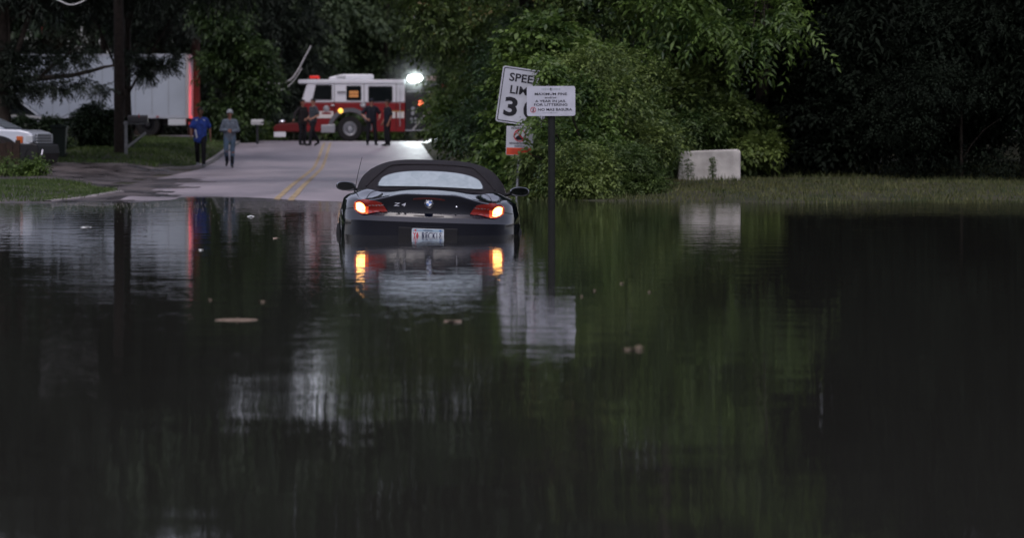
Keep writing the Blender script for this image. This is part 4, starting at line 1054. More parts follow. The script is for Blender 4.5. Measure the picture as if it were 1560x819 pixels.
    for p0, r0, p1, r1, lab, sy in caps:
        t = p1-p0; L = t.length; t = t.normalized() if L > 1e-6 else Vector((0, 0, 1))
        pts = []; rs = []
        for a in (80, 55, 28): pts.append(p0-t*r0*math.sin(R(a))); rs.append(r0*math.cos(R(a)))
        pts += [p0, p0.lerp(p1, .5), p1]; rs += [r0, (r0+r1)/2, r1]
        for a in (28, 55, 80): pts.append(p1+t*r1*math.sin(R(a))); rs.append(r1*math.cos(R(a)))
        n0 = len(mb.v); mb.tube(pts, rs, 14)
        if sy != 1: 
            for i in range(n0, len(mb.v)):
                v = mb.v[i]; cy = (p0.y+p1.y)/2; mb.v[i] = (v[0], cy+(v[1]-cy)*sy, v[2])
    root = thing(name, label, 'person', loc, (0, 0, rz), group); root.scale = (scale,)*3
    o = mb.build('body', [], root)
    rm = o.modifiers.new('remesh', 'REMESH'); rm.mode = 'VOXEL'; rm.voxel_size = .0095; rm.use_smooth_shade = True
    me = baked(o)
    # colour by nearest limb
    ctr = np.empty(len(me.polygons)*3); me.polygons.foreach_get('center', ctr); ctr = ctr.reshape(-1, 3)
    best = np.full(len(ctr), 1e9); lab_i = np.zeros(len(ctr), int); order = ['skin', 'shirt', 'trousers', 'shoe', 'eye', 'lip']
    for p0, r0, p1, r1, lab, sy in caps:
        a = np.array(p0); b = np.array(p1); q = ctr.copy()
        if sy != 1: cy = (a[1]+b[1])/2; q[:, 1] = cy+(q[:, 1]-cy)/sy
        ab = b-a; t = np.clip(((q-a)@ab)/max(1e-9, ab@ab), 0, 1)
        dd = np.linalg.norm(q-a-t[:, None]*ab, axis=1)-(r0+(r1-r0)*t)
        if lab in ('eye', 'lip'): dd = dd-.002
        upd = dd < best; best[upd] = dd[upd]; lab_i[upd] = order.index(lab)
    for m_ in [mats['skin'], mats['shirt'], mats['trousers'], mats['shoe'], eye_m, lip_m]: me.materials.append(m_)
    me.polygons.foreach_set('material_index', lab_i.astype(np.int32)); me.update()
    if hat: 
        mb = MB(); n0 = 0
        Rr = .100 if hat != 'hair' else .096
        vs = []
        for i in range(9):
            th = i/8*R(112 if hat != 'hair' else 100); row = []
            for k in range(24):
                a = 2*math.pi*k/24
                lim = th
                if hat == 'hair': lim = th*(1-.30*max(0, -math.sin(a)))   # higher over the forehead
                if hat == 'beanie': lim = th*(1-.16*max(0, -math.sin(a)))
                rr = Rr*(1.0+(.05 if hat == 'beanie' and i > 6 else 0))
                p = (rr*.93*math.sin(lim)*math.cos(a), rr*1.05*math.sin(lim)*math.sin(a)+.008, rr*(1.12 if hat == 'beanie' else 1.0)*math.cos(lim)+.033)
                row.append(tuple(h(*p)))
            vs.append(row+[row[0]])
        mb.grid(vs)
        ho = mb.build('knit_cap' if hat == 'beanie' else ('cap' if hat == 'cap' else 'hair'), hatm, root, smooth=70, merge=.0005)
        so_ = ho.modifiers.new('thick', 'SOLIDIFY'); so_.thickness = .012; so_.offset = 0
    return root
navy = mat('navy_uniform', (.010, .012, .020), .8, var=.3, scale=8); navyt = mat('dark_trousers', (.008, .008, .011), .85)
boots = mat('black_boots', (.006, .006, .007), .5)
turn = mat('turnout_dark', (.013, .011, .012), .85, var=.3, scale=7)
greyblue = mat('grey_shirt', (.045, .052, .062), .85, var=.2, scale=8)
# two walkers coming down the road
d = 73.0; x = ax(305, d)
blue_s = mat('blue_shirt', (.028, .064, .30), .7, var=.3, scale=9, dirt=(.014, .032, .16))
p1 = person('person', 'person in a bright blue short sleeved shirt and black trousers walking', (x, d, G(x, d)+.005), R(4), dict(
    kneeL=(.10, -.17, .53), ankL=(.10, -.24, .10), toeL=(.125, -.42, .07), kneeR=(-.085, .03, .50), ankR=(-.07, .26, .17), toeR=(-.085, .11, .05),
    elL=(.28, .10, 1.15), wrL=(.30, .06, .91), haL=(.295, .03, .82), elR=(-.27, -.02, 1.14), wrR=(-.265, -.18, .95), haR=(-.255, -.23, .87)),
    dict(skin=skin_d, shirt=blue_s, trousers=mat('black_trousers', (.007, .007, .009), .85), shoe=mat('grey_trainers', (.16, .17, .18), .6)), True, 1.02, 'hair', hair_m, hem=.10, wide=1.12)
whp = mat('white_panel', (.55, .57, .6), .7)
def torso_patch(root, name, m, pts, hx=.004):
    tree = None
    bo = [c for c in root.children if c.name.startswith('body')][0]
    tree = BVHTree.FromPolygons([tuple(v.co) for v in bo.data.vertices], [tuple(p.vertices) for p in bo.data.polygons])
    P = []
    for row in pts:
        r_ = []
        for x, z in row:
            h = tree.ray_cast(Vector((x, -1, z)), Vector((0, 1, 0))); r_.append(h[0]-Vector((0, hx, 0)) if h[0] else Vector((x, -.1, z)))
        P.append(r_)
    return MB().grid(P).build(name, m, root, smooth=60)
torso_patch(p1, 'side_panel', whp, [[(-.165+.01*i, 1.12-.05*i*1), (-.125+.01*i, 1.14-.05*i)] for i in range(6)])
for s in (-1, 1): torso_patch(p1, 'shoulder_panel', whp, [[(s*(.08+.02*i), 1.425-.008*i), (s*(.08+.02*i), 1.395-.008*i)] for i in range(4)])
d = 73.4; x = ax(350, d)
slate = mat('slate_shirt', (.15, .18, .22), .85, var=.2, scale=8); jean = mat('blue_jeans', (.09, .14, .20), .85, var=.35, scale=6)
p2 = person('person', 'person in a grey knit cap, slate long sleeved top and torn jeans walking', (x, d, G(x, d)+.005), R(2), dict(
    kneeL=(.085, -.03, .49), ankL=(.075, -.01, .09), toeL=(.085, -.18, .035), kneeR=(-.11, -.09, .50), ankR=(-.085, .10, .20), toeR=(-.10, -.04, .08),
    elL=(.255, .02, 1.13), wrL=(.075, -.19, 1.10), haL=(-.01, -.225, 1.11), elR=(-.255, .02, 1.14), wrR=(-.06, -.20, 1.13), haR=(.03, -.235, 1.13)),
    dict(skin=skin_l, shirt=slate, trousers=jean, shoe=mat('dark_boots', (.012, .012, .015), .6)), False, .985, 'beanie', mat('grey_knit', (.34, .36, .38), .9, bump=.6, bscale=90), hem=.06, wide=1.08)
for s, z in ((-1, .50), (1, .47)): torso_patch(p2, 'torn_knee', skin_m, [[(s*.10-.035+.014*i, z+.035*(1-abs(i-2.5)/4)), (s*.10-.035+.014*i, z-.035*(1-abs(i-2.5)/4))] for i in range(6)], .003)
for s, px_ in ((-1, -.085), (1, .075)):
    torso_patch(p2, 'boot_leg', mat('dark_boots', (.012, .012, .015), .6), [[(px_-.04+.016*i, .36), (px_-.04+.016*i, .27), (px_-.04+.016*i, .18), (px_-.04+.016*i, .12)] for i in range(6)], .004)
# firefighters in front of the engine
G4 = 'firefighters standing by the fire engine'
d = 94.0
x = ax(461, d); person('person', 'firefighter in dark turnout coat leaning an arm towards the engine bumper', (x, d, G(x, d)), R(40), dict(
    elR=(-.38, -.02, 1.22), wrR=(-.52, -.12, 1.00), haR=(-.58, -.16, .93), elL=(.25, .02, 1.14), wrL=(.22, -.10, .90)),
    dict(skin=skin_m, shirt=turn, trousers=navyt, shoe=boots), False, 1.0, 'hair', hair_m, hem=.08, wide=1.2, group=G4)
x = ax(477, d-.6); person('person', 'firefighter in grey shirt with hands in front, walking left of the cab door', (x, d-.6, G(x, d-.6)), R(-55), dict(
    kneeL=(.10, -.16, .52), ankL=(.10, -.20, .09), toeL=(.11, -.38, .035), kneeR=(-.10, .08, .50), ankR=(-.10, .30, .14), toeR=(-.11, .14, .035),
    elL=(.26, .06, 1.14), wrL=(.20, -.16, 1.02), haL=(.16, -.24, 1.00), elR=(-.26, .06, 1.14), wrR=(-.20, -.14, 1.0), haR=(-.16, -.22, .98)),
    dict(skin=skin_l, shirt=greyblue, trousers=navyt, shoe=boots), True, 1.02, 'hair', hair_m, wide=1.1, group=G4)
x = ax(566, d); person('person', 'firefighter in black cap and tee with both elbows out by the front wheel', (x, d, G(x, d)), R(10), dict(
    shL=(.20, .01, 1.42), shR=(-.20, .01, 1.42), elL=(.33, .04, 1.17), wrL=(.27, -.16, 1.01), haL=(.21, -.22, .97), elR=(-.36, .05, 1.16), wrR=(-.20, -.13, .98), haR=(-.13, -.18, .96), kneeL=(.14, -.02, .50), ankL=(.17, .02, .09), toeL=(.20, -.15, .035), kneeR=(-.13, -.02, .5), ankR=(-.15, .02, .09), toeR=(-.18, -.15, .035)),
    dict(skin=skin_l, shirt=navy, trousers=navyt, shoe=boots), True, 1.02, 'cap', navy, wide=1.15, group=G4)
x = ax(590, d-.8); person('person', 'firefighter in dark tee seen side-on, rightmost of the crew', (x, d-.8, G(x, d-.8)), R(-62), dict(
    elL=(.24, .05, 1.12), wrL=(.22, -.06, .88), haL=(.21, -.10, .80), elR=(-.24, .06, 1.12), wrR=(-.2, -.08, .90), haR=(-.19, -.13, .82)),
    dict(skin=skin_m, shirt=navy, trousers=navyt, shoe=boots), True, 1.0, 'hair', hair_m, wide=1.05, group=G4)

# ------------------------------------------------------------------ things afloat
drift = mat('driftwood', (.30, .23, .18), .7, var=.3, scale=15); pale = mat('pale_litter', (.5, .52, .5), .6); brownl = mat('drift_leaf', (.11, .085, .06), .7)
def wat(px, py): 
    dd = EYE*F/(py-216); return ax(px, dd), dd
x, y = wat(360, 487.5)
L = 64/F*y
tag(MB().tube([(-L/2, 0, -.001), (-L*.2, .012, .001), (L*.1, -.008, .002), (L*.36, .01, .001), (L/2, .02, -.001)], [.004, .0055, .006, .005, .003], 8).tube([(L*.05, 0, .008), (L*.02, -.05, .012)], [.003, .002], 5).build('floating_stick', drift, loc=(x, y, 0), smooth=60), 'long straight pale stick floating on the open water', 'stick')
bits = [(132, 346, 20, 2.2, pale, 'flat white scrap floating at left below the verge'), (306, 381, 9, 2.5, pale, 'small white scrap floating below the blue shirted walker'), (382, 330, 12, 6, pale, 'white crumpled scrap floating just off the road edge'),
        (399, 460, 14, 4, brownl, 'pale drifted leaf floating above the stick'), (319, 457, 8, 3, brownl, 'tan leaf scrap floating left of the drifted leaf'), (421, 363, 14, 2, drift, 'thin twig floating left of the car'),
        (885, 452, 8, 3, brownl, 'small tan leaf floating right of the sign reflection'), (957, 533, 22, 5, brownl, 'pair of pale leaves floating near the lower right'), (948, 432, 8, 3, brownl, 'small leaf floating below the right bank'), (990, 445, 7, 3, brownl, 'tiny leaf floating furthest right on the water'), (690, 490, 34, 2, drift, 'slim twig floating below the car reflection'), (905, 443, 7, 3, brownl, 'tiny tan leaf beside the small leaf right of the sign reflection')]
rng = np.random.default_rng(31)
for px, py, wpx, hpx, m_, lab in bits:
    x, y = wat(px, py); s = y/F
    n = 11; ph = rng.uniform(0, 6); wv = wpx*s/2; dv = max(.015, hpx*s/2*y/EYE*.15)
    ring_ = [(wv*math.cos(2*math.pi*k/n)*rng.uniform(.7, 1.05), dv*math.sin(2*math.pi*k/n)*rng.uniform(.7, 1.05), .004+.004*math.sin(3*2*math.pi*k/n+ph)) for k in range(n)]
    mb = MB().add(ring_+[(0, 0, .006+hpx*s*.28)], [(k, (k+1) % n, n) for k in range(n)])
    if 'pair' in lab: mb.add([(a+wv*1.7, b+.05, c) for a, b, c in ring_]+[(wv*1.7, .05, .02)], [(k, (k+1) % n, n) for k in range(n)])
    nm = 'floating_twig' if 'twig' in lab else ('floating_leaf' if 'leaf' in lab or 'leaves' in lab else 'floating_scrap')
    tag(mb.build(nm, m_, loc=(x, y, 0)), lab, nm.split('_')[1])
# crumbs of drift and drops along the shallow edge: too many to count
rng = np.random.default_rng(12); n = 300
py = 309+rng.exponential(7, n); px = rng.uniform(60, 520, n); dd = EYE*F/(py-216); xx = (px-544)/F*dd; ok = dd < 37.5
c = np.stack([xx, dd, np.zeros(n)+.004], 1)[ok]; s = rng.uniform(.003, .008, len(c))[:, None]
a = c+np.stack([-s[:, 0], -s[:, 0]*1.4, 0*s[:, 0]], 1); b = c+np.stack([s[:, 0], -s[:, 0], 0*s[:, 0]], 1); e = c+np.stack([0*s[:, 0], 0*s[:, 0], s[:, 0]*1.3], 1); f = c+np.stack([0*s[:, 0], s[:, 0]*2, 0*s[:, 0]], 1)
V = np.stack([a, b, e, f], 1).reshape(-1, 3); q = np.arange(len(c))*4
T = np.concatenate([np.stack([q, q+1, q+2], 1), np.stack([q+1, q+3, q+2], 1), np.stack([q+3, q, q+2], 1)])
link('drift_debris', tri_mesh('drift_debris', V, T), mat('drift_crumbs', (.20, .19, .17), .6))['kind'] = 'stuff'
# ------------------------------------------------------------------ trees and plants
bark = mat('bark', (.035, .028, .022), .9, var=.4, scale=6, bump=.8, bscale=10)
bark_red_lit = mat('red_lit_bark', (.075, .035, .026), .85, var=.4, scale=5, bump=.8, bscale=9)  # red light on the trunk is partly put into this bark colour
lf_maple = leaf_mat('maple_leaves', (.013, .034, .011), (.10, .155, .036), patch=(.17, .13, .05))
lf_mid = leaf_mat('mid_dark_leaves', (.010, .024, .008), (.052, .092, .022))  # mid-dark green for the tree left of the engine
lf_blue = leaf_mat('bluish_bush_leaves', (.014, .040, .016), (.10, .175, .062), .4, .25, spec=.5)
lf_maple2 = leaf_mat('tan_flecked_maple_leaves', (.014, .036, .010), (.10, .15, .034), patch=(.19, .15, .06))  # second maple green, its tan leaves slightly paler
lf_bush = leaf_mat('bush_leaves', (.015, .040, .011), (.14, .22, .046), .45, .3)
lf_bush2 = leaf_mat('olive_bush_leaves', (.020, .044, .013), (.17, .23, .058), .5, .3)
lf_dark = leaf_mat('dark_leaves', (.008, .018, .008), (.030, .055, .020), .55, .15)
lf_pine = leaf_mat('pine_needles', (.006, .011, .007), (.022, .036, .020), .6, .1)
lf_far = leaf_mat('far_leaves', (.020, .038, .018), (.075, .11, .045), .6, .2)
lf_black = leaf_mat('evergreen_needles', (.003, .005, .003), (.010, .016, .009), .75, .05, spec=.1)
lf_weed = leaf_mat('weed_leaves', (.022, .05, .012), (.10, .15, .04), .5, .3)
GR = 'trees and bushes along the road'
def tree(name, label, seed, x, y, h, blobs, n, m, r=.14, L=.45, k=6, leaf=.14, width=.24, clump=9, csize=.42, droop=.35, trunk_m=None, lean=(0, 0), cat='tree', top=None, shell=(.3, 1.02), flat=0, group=GR, spread=.9):
    rng = np.random.default_rng(seed); g = G(x, y)
    t = thing(name, label, cat, (x, y, g), group=group)
    B = [((bx-x, by-y, bz-g), br) for (bx, by, bz), br in blobs]
    mb = MB(); limbs(mb, rng, (0, 0, -.3), (lean[0], lean[1], top or h*.85), r, [tuple(np.array(c)+rng.normal(0, .15, 3)*np.array(rr)) for c, rr in B for _ in range(2)])
    mb.build('trunk' if cat == 'tree' else 'stem', trunk_m or bark, t, smooth=60)
    crown('crown' if cat == 'tree' else 'foliage', rng, B, n, m, t, L, k, leaf, width, droop, shell, clump, csize, flat, spread)
    return t
# right side: bushes along the road edge from near to far
for i, (x, y, w_, h, lab, m, n) in enumerate([
    (3.75, 42.2, .85, 1.9, 'leafy bush pressing on the tilted speed sign', lf_bush, 1500),
    (4.35, 43.8, 1.25, 2.3, 'broad bush behind the dark sign post', lf_bush2, 2600),
    (3.75, 47.0, 1.20, 3.2, 'bright green bush directly behind the speed limit sign', lf_bush, 2600),
    (3.65, 53.0, 1.25, 3.4, 'tall bush behind the soft top of the flooded car', lf_blue, 2400),
    (3.9, 60.0, 1.5, 3.6, 'rounded bush at the road bend left of the watch sign', lf_maple, 2200),
    (4.0, 69.0, 1.6, 3.7, 'dark bush by the bright road edge', lf_bush, 2000),
    (4.1, 80.0, 1.7, 4.2, 'far roadside bush in front of the pump panel', lf_maple, 1800),
    (4.7, 92.0, 2.2, 4.6, 'furthest roadside bush hiding the back of the fire engine', lf_maple, 1800)]):
    g = G(x, y)
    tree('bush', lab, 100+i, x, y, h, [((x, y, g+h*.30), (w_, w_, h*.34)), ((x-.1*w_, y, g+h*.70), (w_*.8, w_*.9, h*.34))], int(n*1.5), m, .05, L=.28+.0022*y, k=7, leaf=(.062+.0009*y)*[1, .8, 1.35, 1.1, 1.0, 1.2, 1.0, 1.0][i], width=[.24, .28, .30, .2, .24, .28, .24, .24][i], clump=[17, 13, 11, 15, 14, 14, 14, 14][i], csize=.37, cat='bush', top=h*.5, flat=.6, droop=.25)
# bushes of the right bank
for i, (x, y, w_, h, lab, m, n) in enumerate([
    (4.9, 47.0, 1.2, 2.35, 'lit bush to the right of the littering sign', lf_bush2, 2400),
    (5.9, 49.8, 1.45, 2.15, 'large dense bush in the middle of the right bank', lf_blue, 3200),
    (6.95, 49.9, 1.5, 2.25, 'dense bush behind the concrete barrier', lf_bush2, 3600),
    (3.55, 39.4, .55, .8, 'low leafy bush at the waterline right of the sign post', lf_bush2, 1200),
    (6.55, 48.6, .75, 1.5, 'small bright bush between the large bush and the barrier', lf_weed, 1000),
    (6.75, 50.2, .9, 2.5, 'upright bush rising over the left end of the barrier', lf_maple2, 1300),
    (5.2, 48.2, .7, 2.75, 'narrow taller bush poking above the bank bushes', lf_bush, 900),
    (2.85, 40.15, .34, .72, 'low leafy sprout hiding the foot of the speed sign post', lf_bush2, 520),
    (4.35, 40.6, .55, .75, 'low bush at the waterline between the post and the barrier', lf_weed, 1100),
    (9.3, 50.0, 1.8, 3.0, 'dark evergreen bush right of the barrier', lf_black, 3000),
    (11.8, 48.0, 2.0, 3.4, 'dark evergreen bush further along the right bank', lf_black, 3200),
    (14.6, 47.0, 2.2, 3.6, 'furthest dark evergreen bush of the right bank', lf_black, 3200)]):
    g = G(x, y)
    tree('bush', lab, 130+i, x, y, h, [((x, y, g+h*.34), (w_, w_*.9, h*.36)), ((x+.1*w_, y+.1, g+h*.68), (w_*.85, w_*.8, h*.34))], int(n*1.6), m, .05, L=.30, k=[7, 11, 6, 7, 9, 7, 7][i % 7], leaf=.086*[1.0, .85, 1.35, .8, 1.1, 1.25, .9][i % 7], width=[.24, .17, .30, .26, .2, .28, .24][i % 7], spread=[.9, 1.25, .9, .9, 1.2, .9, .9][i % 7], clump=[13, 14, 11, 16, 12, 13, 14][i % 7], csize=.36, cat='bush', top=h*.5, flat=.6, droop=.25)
# the big leaning maple over the road and its neighbours
tree('maple_tree', 'large maple leaning out over the road above the fire engine', 201, 4.6, 63, 13, [
    ((1.3, 62, 5.3), (2.0, 3, 1.1)), ((2.6, 61.5, 4.2), (1.7, 2.6, 1.0)), ((3.6, 60.5, 3.4), (1.5, 2.2, 1.2)), ((2.8, 63, 7.2), (3.0, 3.5, 1.8)), ((4.4, 63, 9.6), (3.8, 4, 2.4)), ((4.6, 63, 12.2), (3.0, 3.4, 2.0)), ((.6, 62, 7.6), (1.7, 2.5, 1.3))],
    11000, lf_maple, .20, L=.42, k=7, leaf=.13, clump=14, csize=.36, lean=(-.6, 0), top=9)
tree('maple_tree', 'maple with dark hollows behind the speed limit sign', 202, 5.6, 53, 12, [
    ((3.9, 52, 4.4), (1.6, 2.2, 1.0)), ((5.2, 51.5, 3.6), (1.6, 2.0, 1.0)), ((4.6, 53, 6.4), (2.6, 3, 1.6)), ((5.0, 53, 7.6), (2.4, 2.4, 1.2)), ((5.6, 54, 9.0), (3.2, 3.4, 2.2)), ((6.4, 53, 11.2), (2.4, 2.6, 1.6))],
    9000, lf_maple2, .18, L=.38, k=7, leaf=.115, clump=14, csize=.36, top=8)
tree('walnut_tree', 'tree with long drooping compound fronds at the upper right', 203, 8.4, 51, 12, [
    ((6.5, 49.5, 3.75), (1.4, 1.6, .55)), ((7.9, 49, 3.3), (1.3, 1.5, .55)), ((7.2, 50, 4.8), (2.4, 2.2, .9)), ((8.4, 52, 7.2), (3.4, 3.2, 1.9)), ((8.6, 52, 10.4), (3.2, 3.2, 2.2))],
    4600, lf_bush, .17, L=.75, k=13, leaf=.17, width=.17, clump=12, csize=.36, droop=.55, top=8, spread=1.3)
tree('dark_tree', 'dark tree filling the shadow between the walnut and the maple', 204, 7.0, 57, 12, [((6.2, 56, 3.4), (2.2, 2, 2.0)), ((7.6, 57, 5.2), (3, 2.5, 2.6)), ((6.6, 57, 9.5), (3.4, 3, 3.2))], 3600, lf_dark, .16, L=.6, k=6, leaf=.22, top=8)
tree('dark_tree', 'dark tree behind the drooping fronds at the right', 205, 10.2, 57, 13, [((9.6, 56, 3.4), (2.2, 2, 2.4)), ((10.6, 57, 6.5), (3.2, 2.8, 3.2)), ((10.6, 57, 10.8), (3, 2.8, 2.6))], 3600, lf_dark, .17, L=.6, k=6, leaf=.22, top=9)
for i, (x, y, lab) in enumerate([(11.2, 50, 'black evergreen tree just right of the drooping fronds'), (13.4, 49, 'black evergreen tree second from the drooping fronds'), (16.2, 50, 'black evergreen tree third from the drooping fronds'), (19.0, 51, 'furthest right of the black evergreen trees'), (13.6, 57, 'black evergreen tree behind the others on the right bank')]):
    tree('evergreen_tree', lab, 220+i, x, y, 12, [((x, y, 2.6), (1.7, 1.6, 2.0)), ((x, y, 5.6), (1.7, 1.6, 2.2)), ((x, y, 8.8), (1.5, 1.4, 2.2)), ((x, y, 11.4), (1.0, 1.0, 1.6))], 4200, lf_black, .15, L=.6, k=8, leaf=.20, width=.16, clump=12, csize=.44, droop=.5, top=11)
for i, (x, y, lab) in enumerate([(7.4, 72, 'tall tree beyond the maple on the right of the road'), (6.9, 86, 'tall tree beside the back of the fire engine'), (8.0, 104, 'tall tree behind the hidden end of the fire engine')]):
    tree('maple_tree', lab, 240+i, x, y, 14, [((x-1.2, y-1, 4.5), (2.6, 2.5, 2.2)), ((x-.8, y, 8), (3.4, 3, 2.8)), ((x, y, 11.6), (3, 2.8, 2.4))], 3000, lf_maple, .2, L=.6, k=6, leaf=.24, top=10)
# beyond the fire engine
for i, (x, y, h, w_, m, lab) in enumerate([
    (-2.6, 125, 10.2, 2.4, lf_far, 'slim grey green tree just left of the fire engine cab roof'), (-4.8, 128, 9.8, 2.8, lf_far, 'grey green tree behind the hanging cables'), (-.8, 133, 11.2, 3.2, lf_far, 'soft green tree rising behind the fire engine cab'), (1.6, 130, 12.5, 3.2, lf_far, 'green tree behind the scene light'),
    (-2.4, 150, 10.6, 3.6, lf_dark, 'dark tree far behind the fire engine roof'), (3.0, 152, 13.0, 4.0, lf_far, 'distant tree behind the pump panel'), (-7.6, 140, 10.4, 3.6, lf_dark, 'dark distant tree left of the cables'), (.6, 170, 11.8, 4.5, lf_dark, 'furthest dark tree along the line of the road')]):
    g = G(x, y)
    tree('broadleaf_tree', lab, 260+i, x, y, h, [((x, y, g+h*.18), (w_, 2, h*.20)), ((x-.4, y, g+h*.45), (w_*1.05, 2.4, h*.26)), ((x+.2, y, g+h*.74), (w_*1.05, 2, h*.24))], 2400, m, .18, L=.8, k=6, leaf=.30, clump=14, csize=.40, top=h*.7)
# left side
tree('broadleaf_tree', 'lit green tree between the red lit trunk and the fire engine', 301, -4.75, 98, 7.6, [((-5.0, 97.7, 2.5), (.85, .9, 1.1)), ((-4.6, 98, 4.2), (1.25, 1.1, 1.45)), ((-3.95, 98, 3.2), (.85, .9, .95)), ((-4.95, 98, 6.1), (1.6, 1.3, 1.35))], 2600, lf_mid, .12, L=.5, k=6, leaf=.21, top=5)
for i, (x, y, h, lab) in enumerate([(-3.7, 116, 11, 'dark conifer just left of the hanging cables'), (-6.4, 119, 8.6, 'dark conifer behind the lit green tree'), (-9.4, 118, 14, 'dark conifer rising behind the right end of the trailer'), (-12.6, 117, 14, 'dark conifer behind the middle of the trailer'), (-16.0, 116, 14, 'dark conifer behind the left end of the trailer')]):
    g = G(x, y)
    tree('conifer', lab, 310+i, x, y, h, [((x, y, g+1.8), (1.5, 1.6, 1.7)), ((x, y, g+h*.36), (1.9, 1.8, h*.18)), ((x, y, g+h*.60), (1.9, 1.8, h*.18)), ((x, y, g+h*.84), (1.3, 1.3, h*.16))], 2600, lf_pine, .2, L=.8, k=10, leaf=.30, width=.10, clump=12, csize=.45, droop=.5, top=h*.9)
# red lit trunk
tree('pine_tree', 'pine with a straight trunk glowing red beside the trailer end', 330, ax(296, 110), 110, 15, [((-7.8, 110, 7.2), (1.8, 1.8, .9)), ((-7.0, 110, 8.6), (1.7, 1.7, 1.2)), ((-7.4, 110, 11.0), (1.7, 1.7, 1.6)), ((-7.4, 110, 14), (1.5, 1.5, 1.6))], 3000, lf_pine, .25, L=.7, k=10, leaf=.28, width=.10, clump=12, csize=.40, trunk_m=bark_red_lit, lean=(.05, 0), top=14)
# near left pine with the long horizontal bough over the trailer
d = 68.0; x = ax(5, d)
pn_ = tree('pine_tree', 'big dark pine at the left edge with a bough reaching across the trailer', 340, x, d, 14, [
    ((x+.4, d, 5.3), (2.0, 1.6, .6)), ((x+2.5, d, 5.65), (1.7, 1.3, .42)), ((x+4.1, d+.3, 5.8), (1.6, 1.3, .5)), ((x+.2, d, 3.2), (.6, .8, .35)), ((x+1.0, d, 6.6), (2.6, 2.2, 1.0)), ((x+3.4, d, 6.9), (2.4, 2.2, 1.1)), ((x, d, 9.0), (3.4, 3, 1.6)), ((x+3.0, d, 9.4), (2.8, 2.6, 1.5)), ((x+1.0, d, 12.0), (3, 2.6, 1.8)), ((x-1.5, d, 4.4), (1.6, 1.4, 1.4))],
    9000, lf_pine, .26, L=.55, k=12, leaf=.20, width=.10, clump=14, csize=.36, droop=.4, top=12)
bw = lambda px, py, dd: at(px, py, dd)-pn_.location
MB().tube([bw(8, 126, d), bw(40, 121, d), bw(80, 118, d), bw(110, 115, d), bw(140, 108, d), bw(160, 102, d), bw(174, 100, d)], [.10, .085, .07, .06, .05, .04, .03], 8).tube([bw(60, 119, d), bw(85, 95, d), bw(120, 72, d)], [.05, .04, .02], 6).build('bough', bark, pn_, smooth=60)
rng = np.random.default_rng(341)
lb_ = [(tuple(bw(px, py, d)), (rx, .5, rz)) for px, py, rx, rz in [(110, 127, .42, .10), (85, 132, .45, .12), (60, 128, .5, .12), (135, 131, .38, .08), (155, 137, .25, .06), (40, 135, .4, .15), (108, 78, .55, .16), (95, 95, .35, .14), (120, 92, .25, .10), (60, 90, .6, .3), (20, 100, .6, .35), (20, 140, .5, .3)]]
crown('needle_spray', rng, lb_, 800, lf_pine, pn_, .30, 12, .12, .11, .35, (.2, 1.05), 6, .5)
# pine whose sprays hang in front of the trailer right of the pole
d = 79.0; x = ax(182, d)
p3 = tree('pine_tree', 'dark pine behind the utility pole with sprays hanging over the trailer', 350, x, d+3, 14, [((x+.9, d, 5.75), (2.3, 1.6, .5)), ((x-1.8, d, 5.9), (2.2, 1.6, .5)), ((x+3.0, d, 6.3), (2.6, 2, .9)), ((x, d, 7.4), (3.4, 2.6, 1.2)), ((x+2.2, d, 9.4), (3.2, 2.6, 1.5)), ((x-.8, d, 11.8), (3, 2.6, 1.8))], 6500, lf_pine, .14, L=.55, k=12, leaf=.21, width=.10, clump=14, csize=.36, droop=.4, top=12)
lb_ = [(tuple(at(px, py, d)-p3.location), (rx, .5, rz)) for px, py, rx, rz in [(205, 86, .45, .18), (222, 96, .40, .18), (238, 104, .45, .16), (255, 92, .40, .15), (228, 118, .22, .10), (262, 106, .22, .09), (212, 110, .2, .10), (270, 85, .3, .10), (192, 82, .3, .12)]]
crown('needle_spray', np.random.default_rng(351), lb_, 430, lf_pine, p3, .28, 10, .13, .13, .35, (.1, 1.1), 6, .5)
# top canopy between the pole and the engine
tree('pine_tree', 'dark pine spreading behind the right end of the trailer', 360, -9.6, 107, 14.5, [((-8.6, 107, 6.4), (2.4, 2, .9)), ((-10.4, 107, 7.4), (2.6, 2, 1.1)), ((-9.6, 107, 9.8), (2.6, 2.4, 1.6)), ((-9.6, 107, 12.8), (2.4, 2.2, 1.8))], 4600, lf_pine, .12, L=.6, k=12, leaf=.26, width=.10, clump=12, csize=.38, top=12)
for i, (x, y, lab) in enumerate([(-13.5, 92, 'dark tree behind the hedge at the far left'), (-11.2, 108, 'dark tree above the trailer roof')]):
    tree('dark_tree', lab, 370+i, x, y, 14, [((x, y, 6.6), (2.8, 2.2, 1.2)), ((x, y, 9.2), (3.4, 3, 2.0)), ((x, y, 12.2), (2.8, 2.6, 1.8))], 2600, lf_dark, .16, L=.7, k=7, leaf=.26, top=11)
# hedge and small shrubs
def hedge(label, seed, x0, x1, y, g, h, dep, n, m, leaf, cat='hedge', name='hedge'):
    rng = np.random.default_rng(seed); t = thing(name, label, cat, ((x0+x1)/2, y, g))
    w_ = (x1-x0)/2; B = []
    for k in range(max(2, int(w_*3))): B.append(((rng.uniform(-w_, w_), rng.uniform(-.1, .1)*dep, h*rng.uniform(.35, .62)), (h*.42, dep*.5, h*rng.uniform(.36, .46))))
    mb = MB()
    for k in range(5): limbs(mb, rng, (-w_+2*w_*(k+.5)/5, 0, -.2), (-w_+2*w_*(k+.5)/5, 0, h*.5), .03, [(rng.uniform(-.3, .3)-w_+2*w_*(k+.5)/5, rng.uniform(-.2, .2), h*.6) for _ in range(3)], 6)
    mb.build('stem', bark, t)
    crown('foliage', rng, B, n, m, t, .3, 6, leaf, .25, .3, (.4, 1.03), 6, .5)
    return t
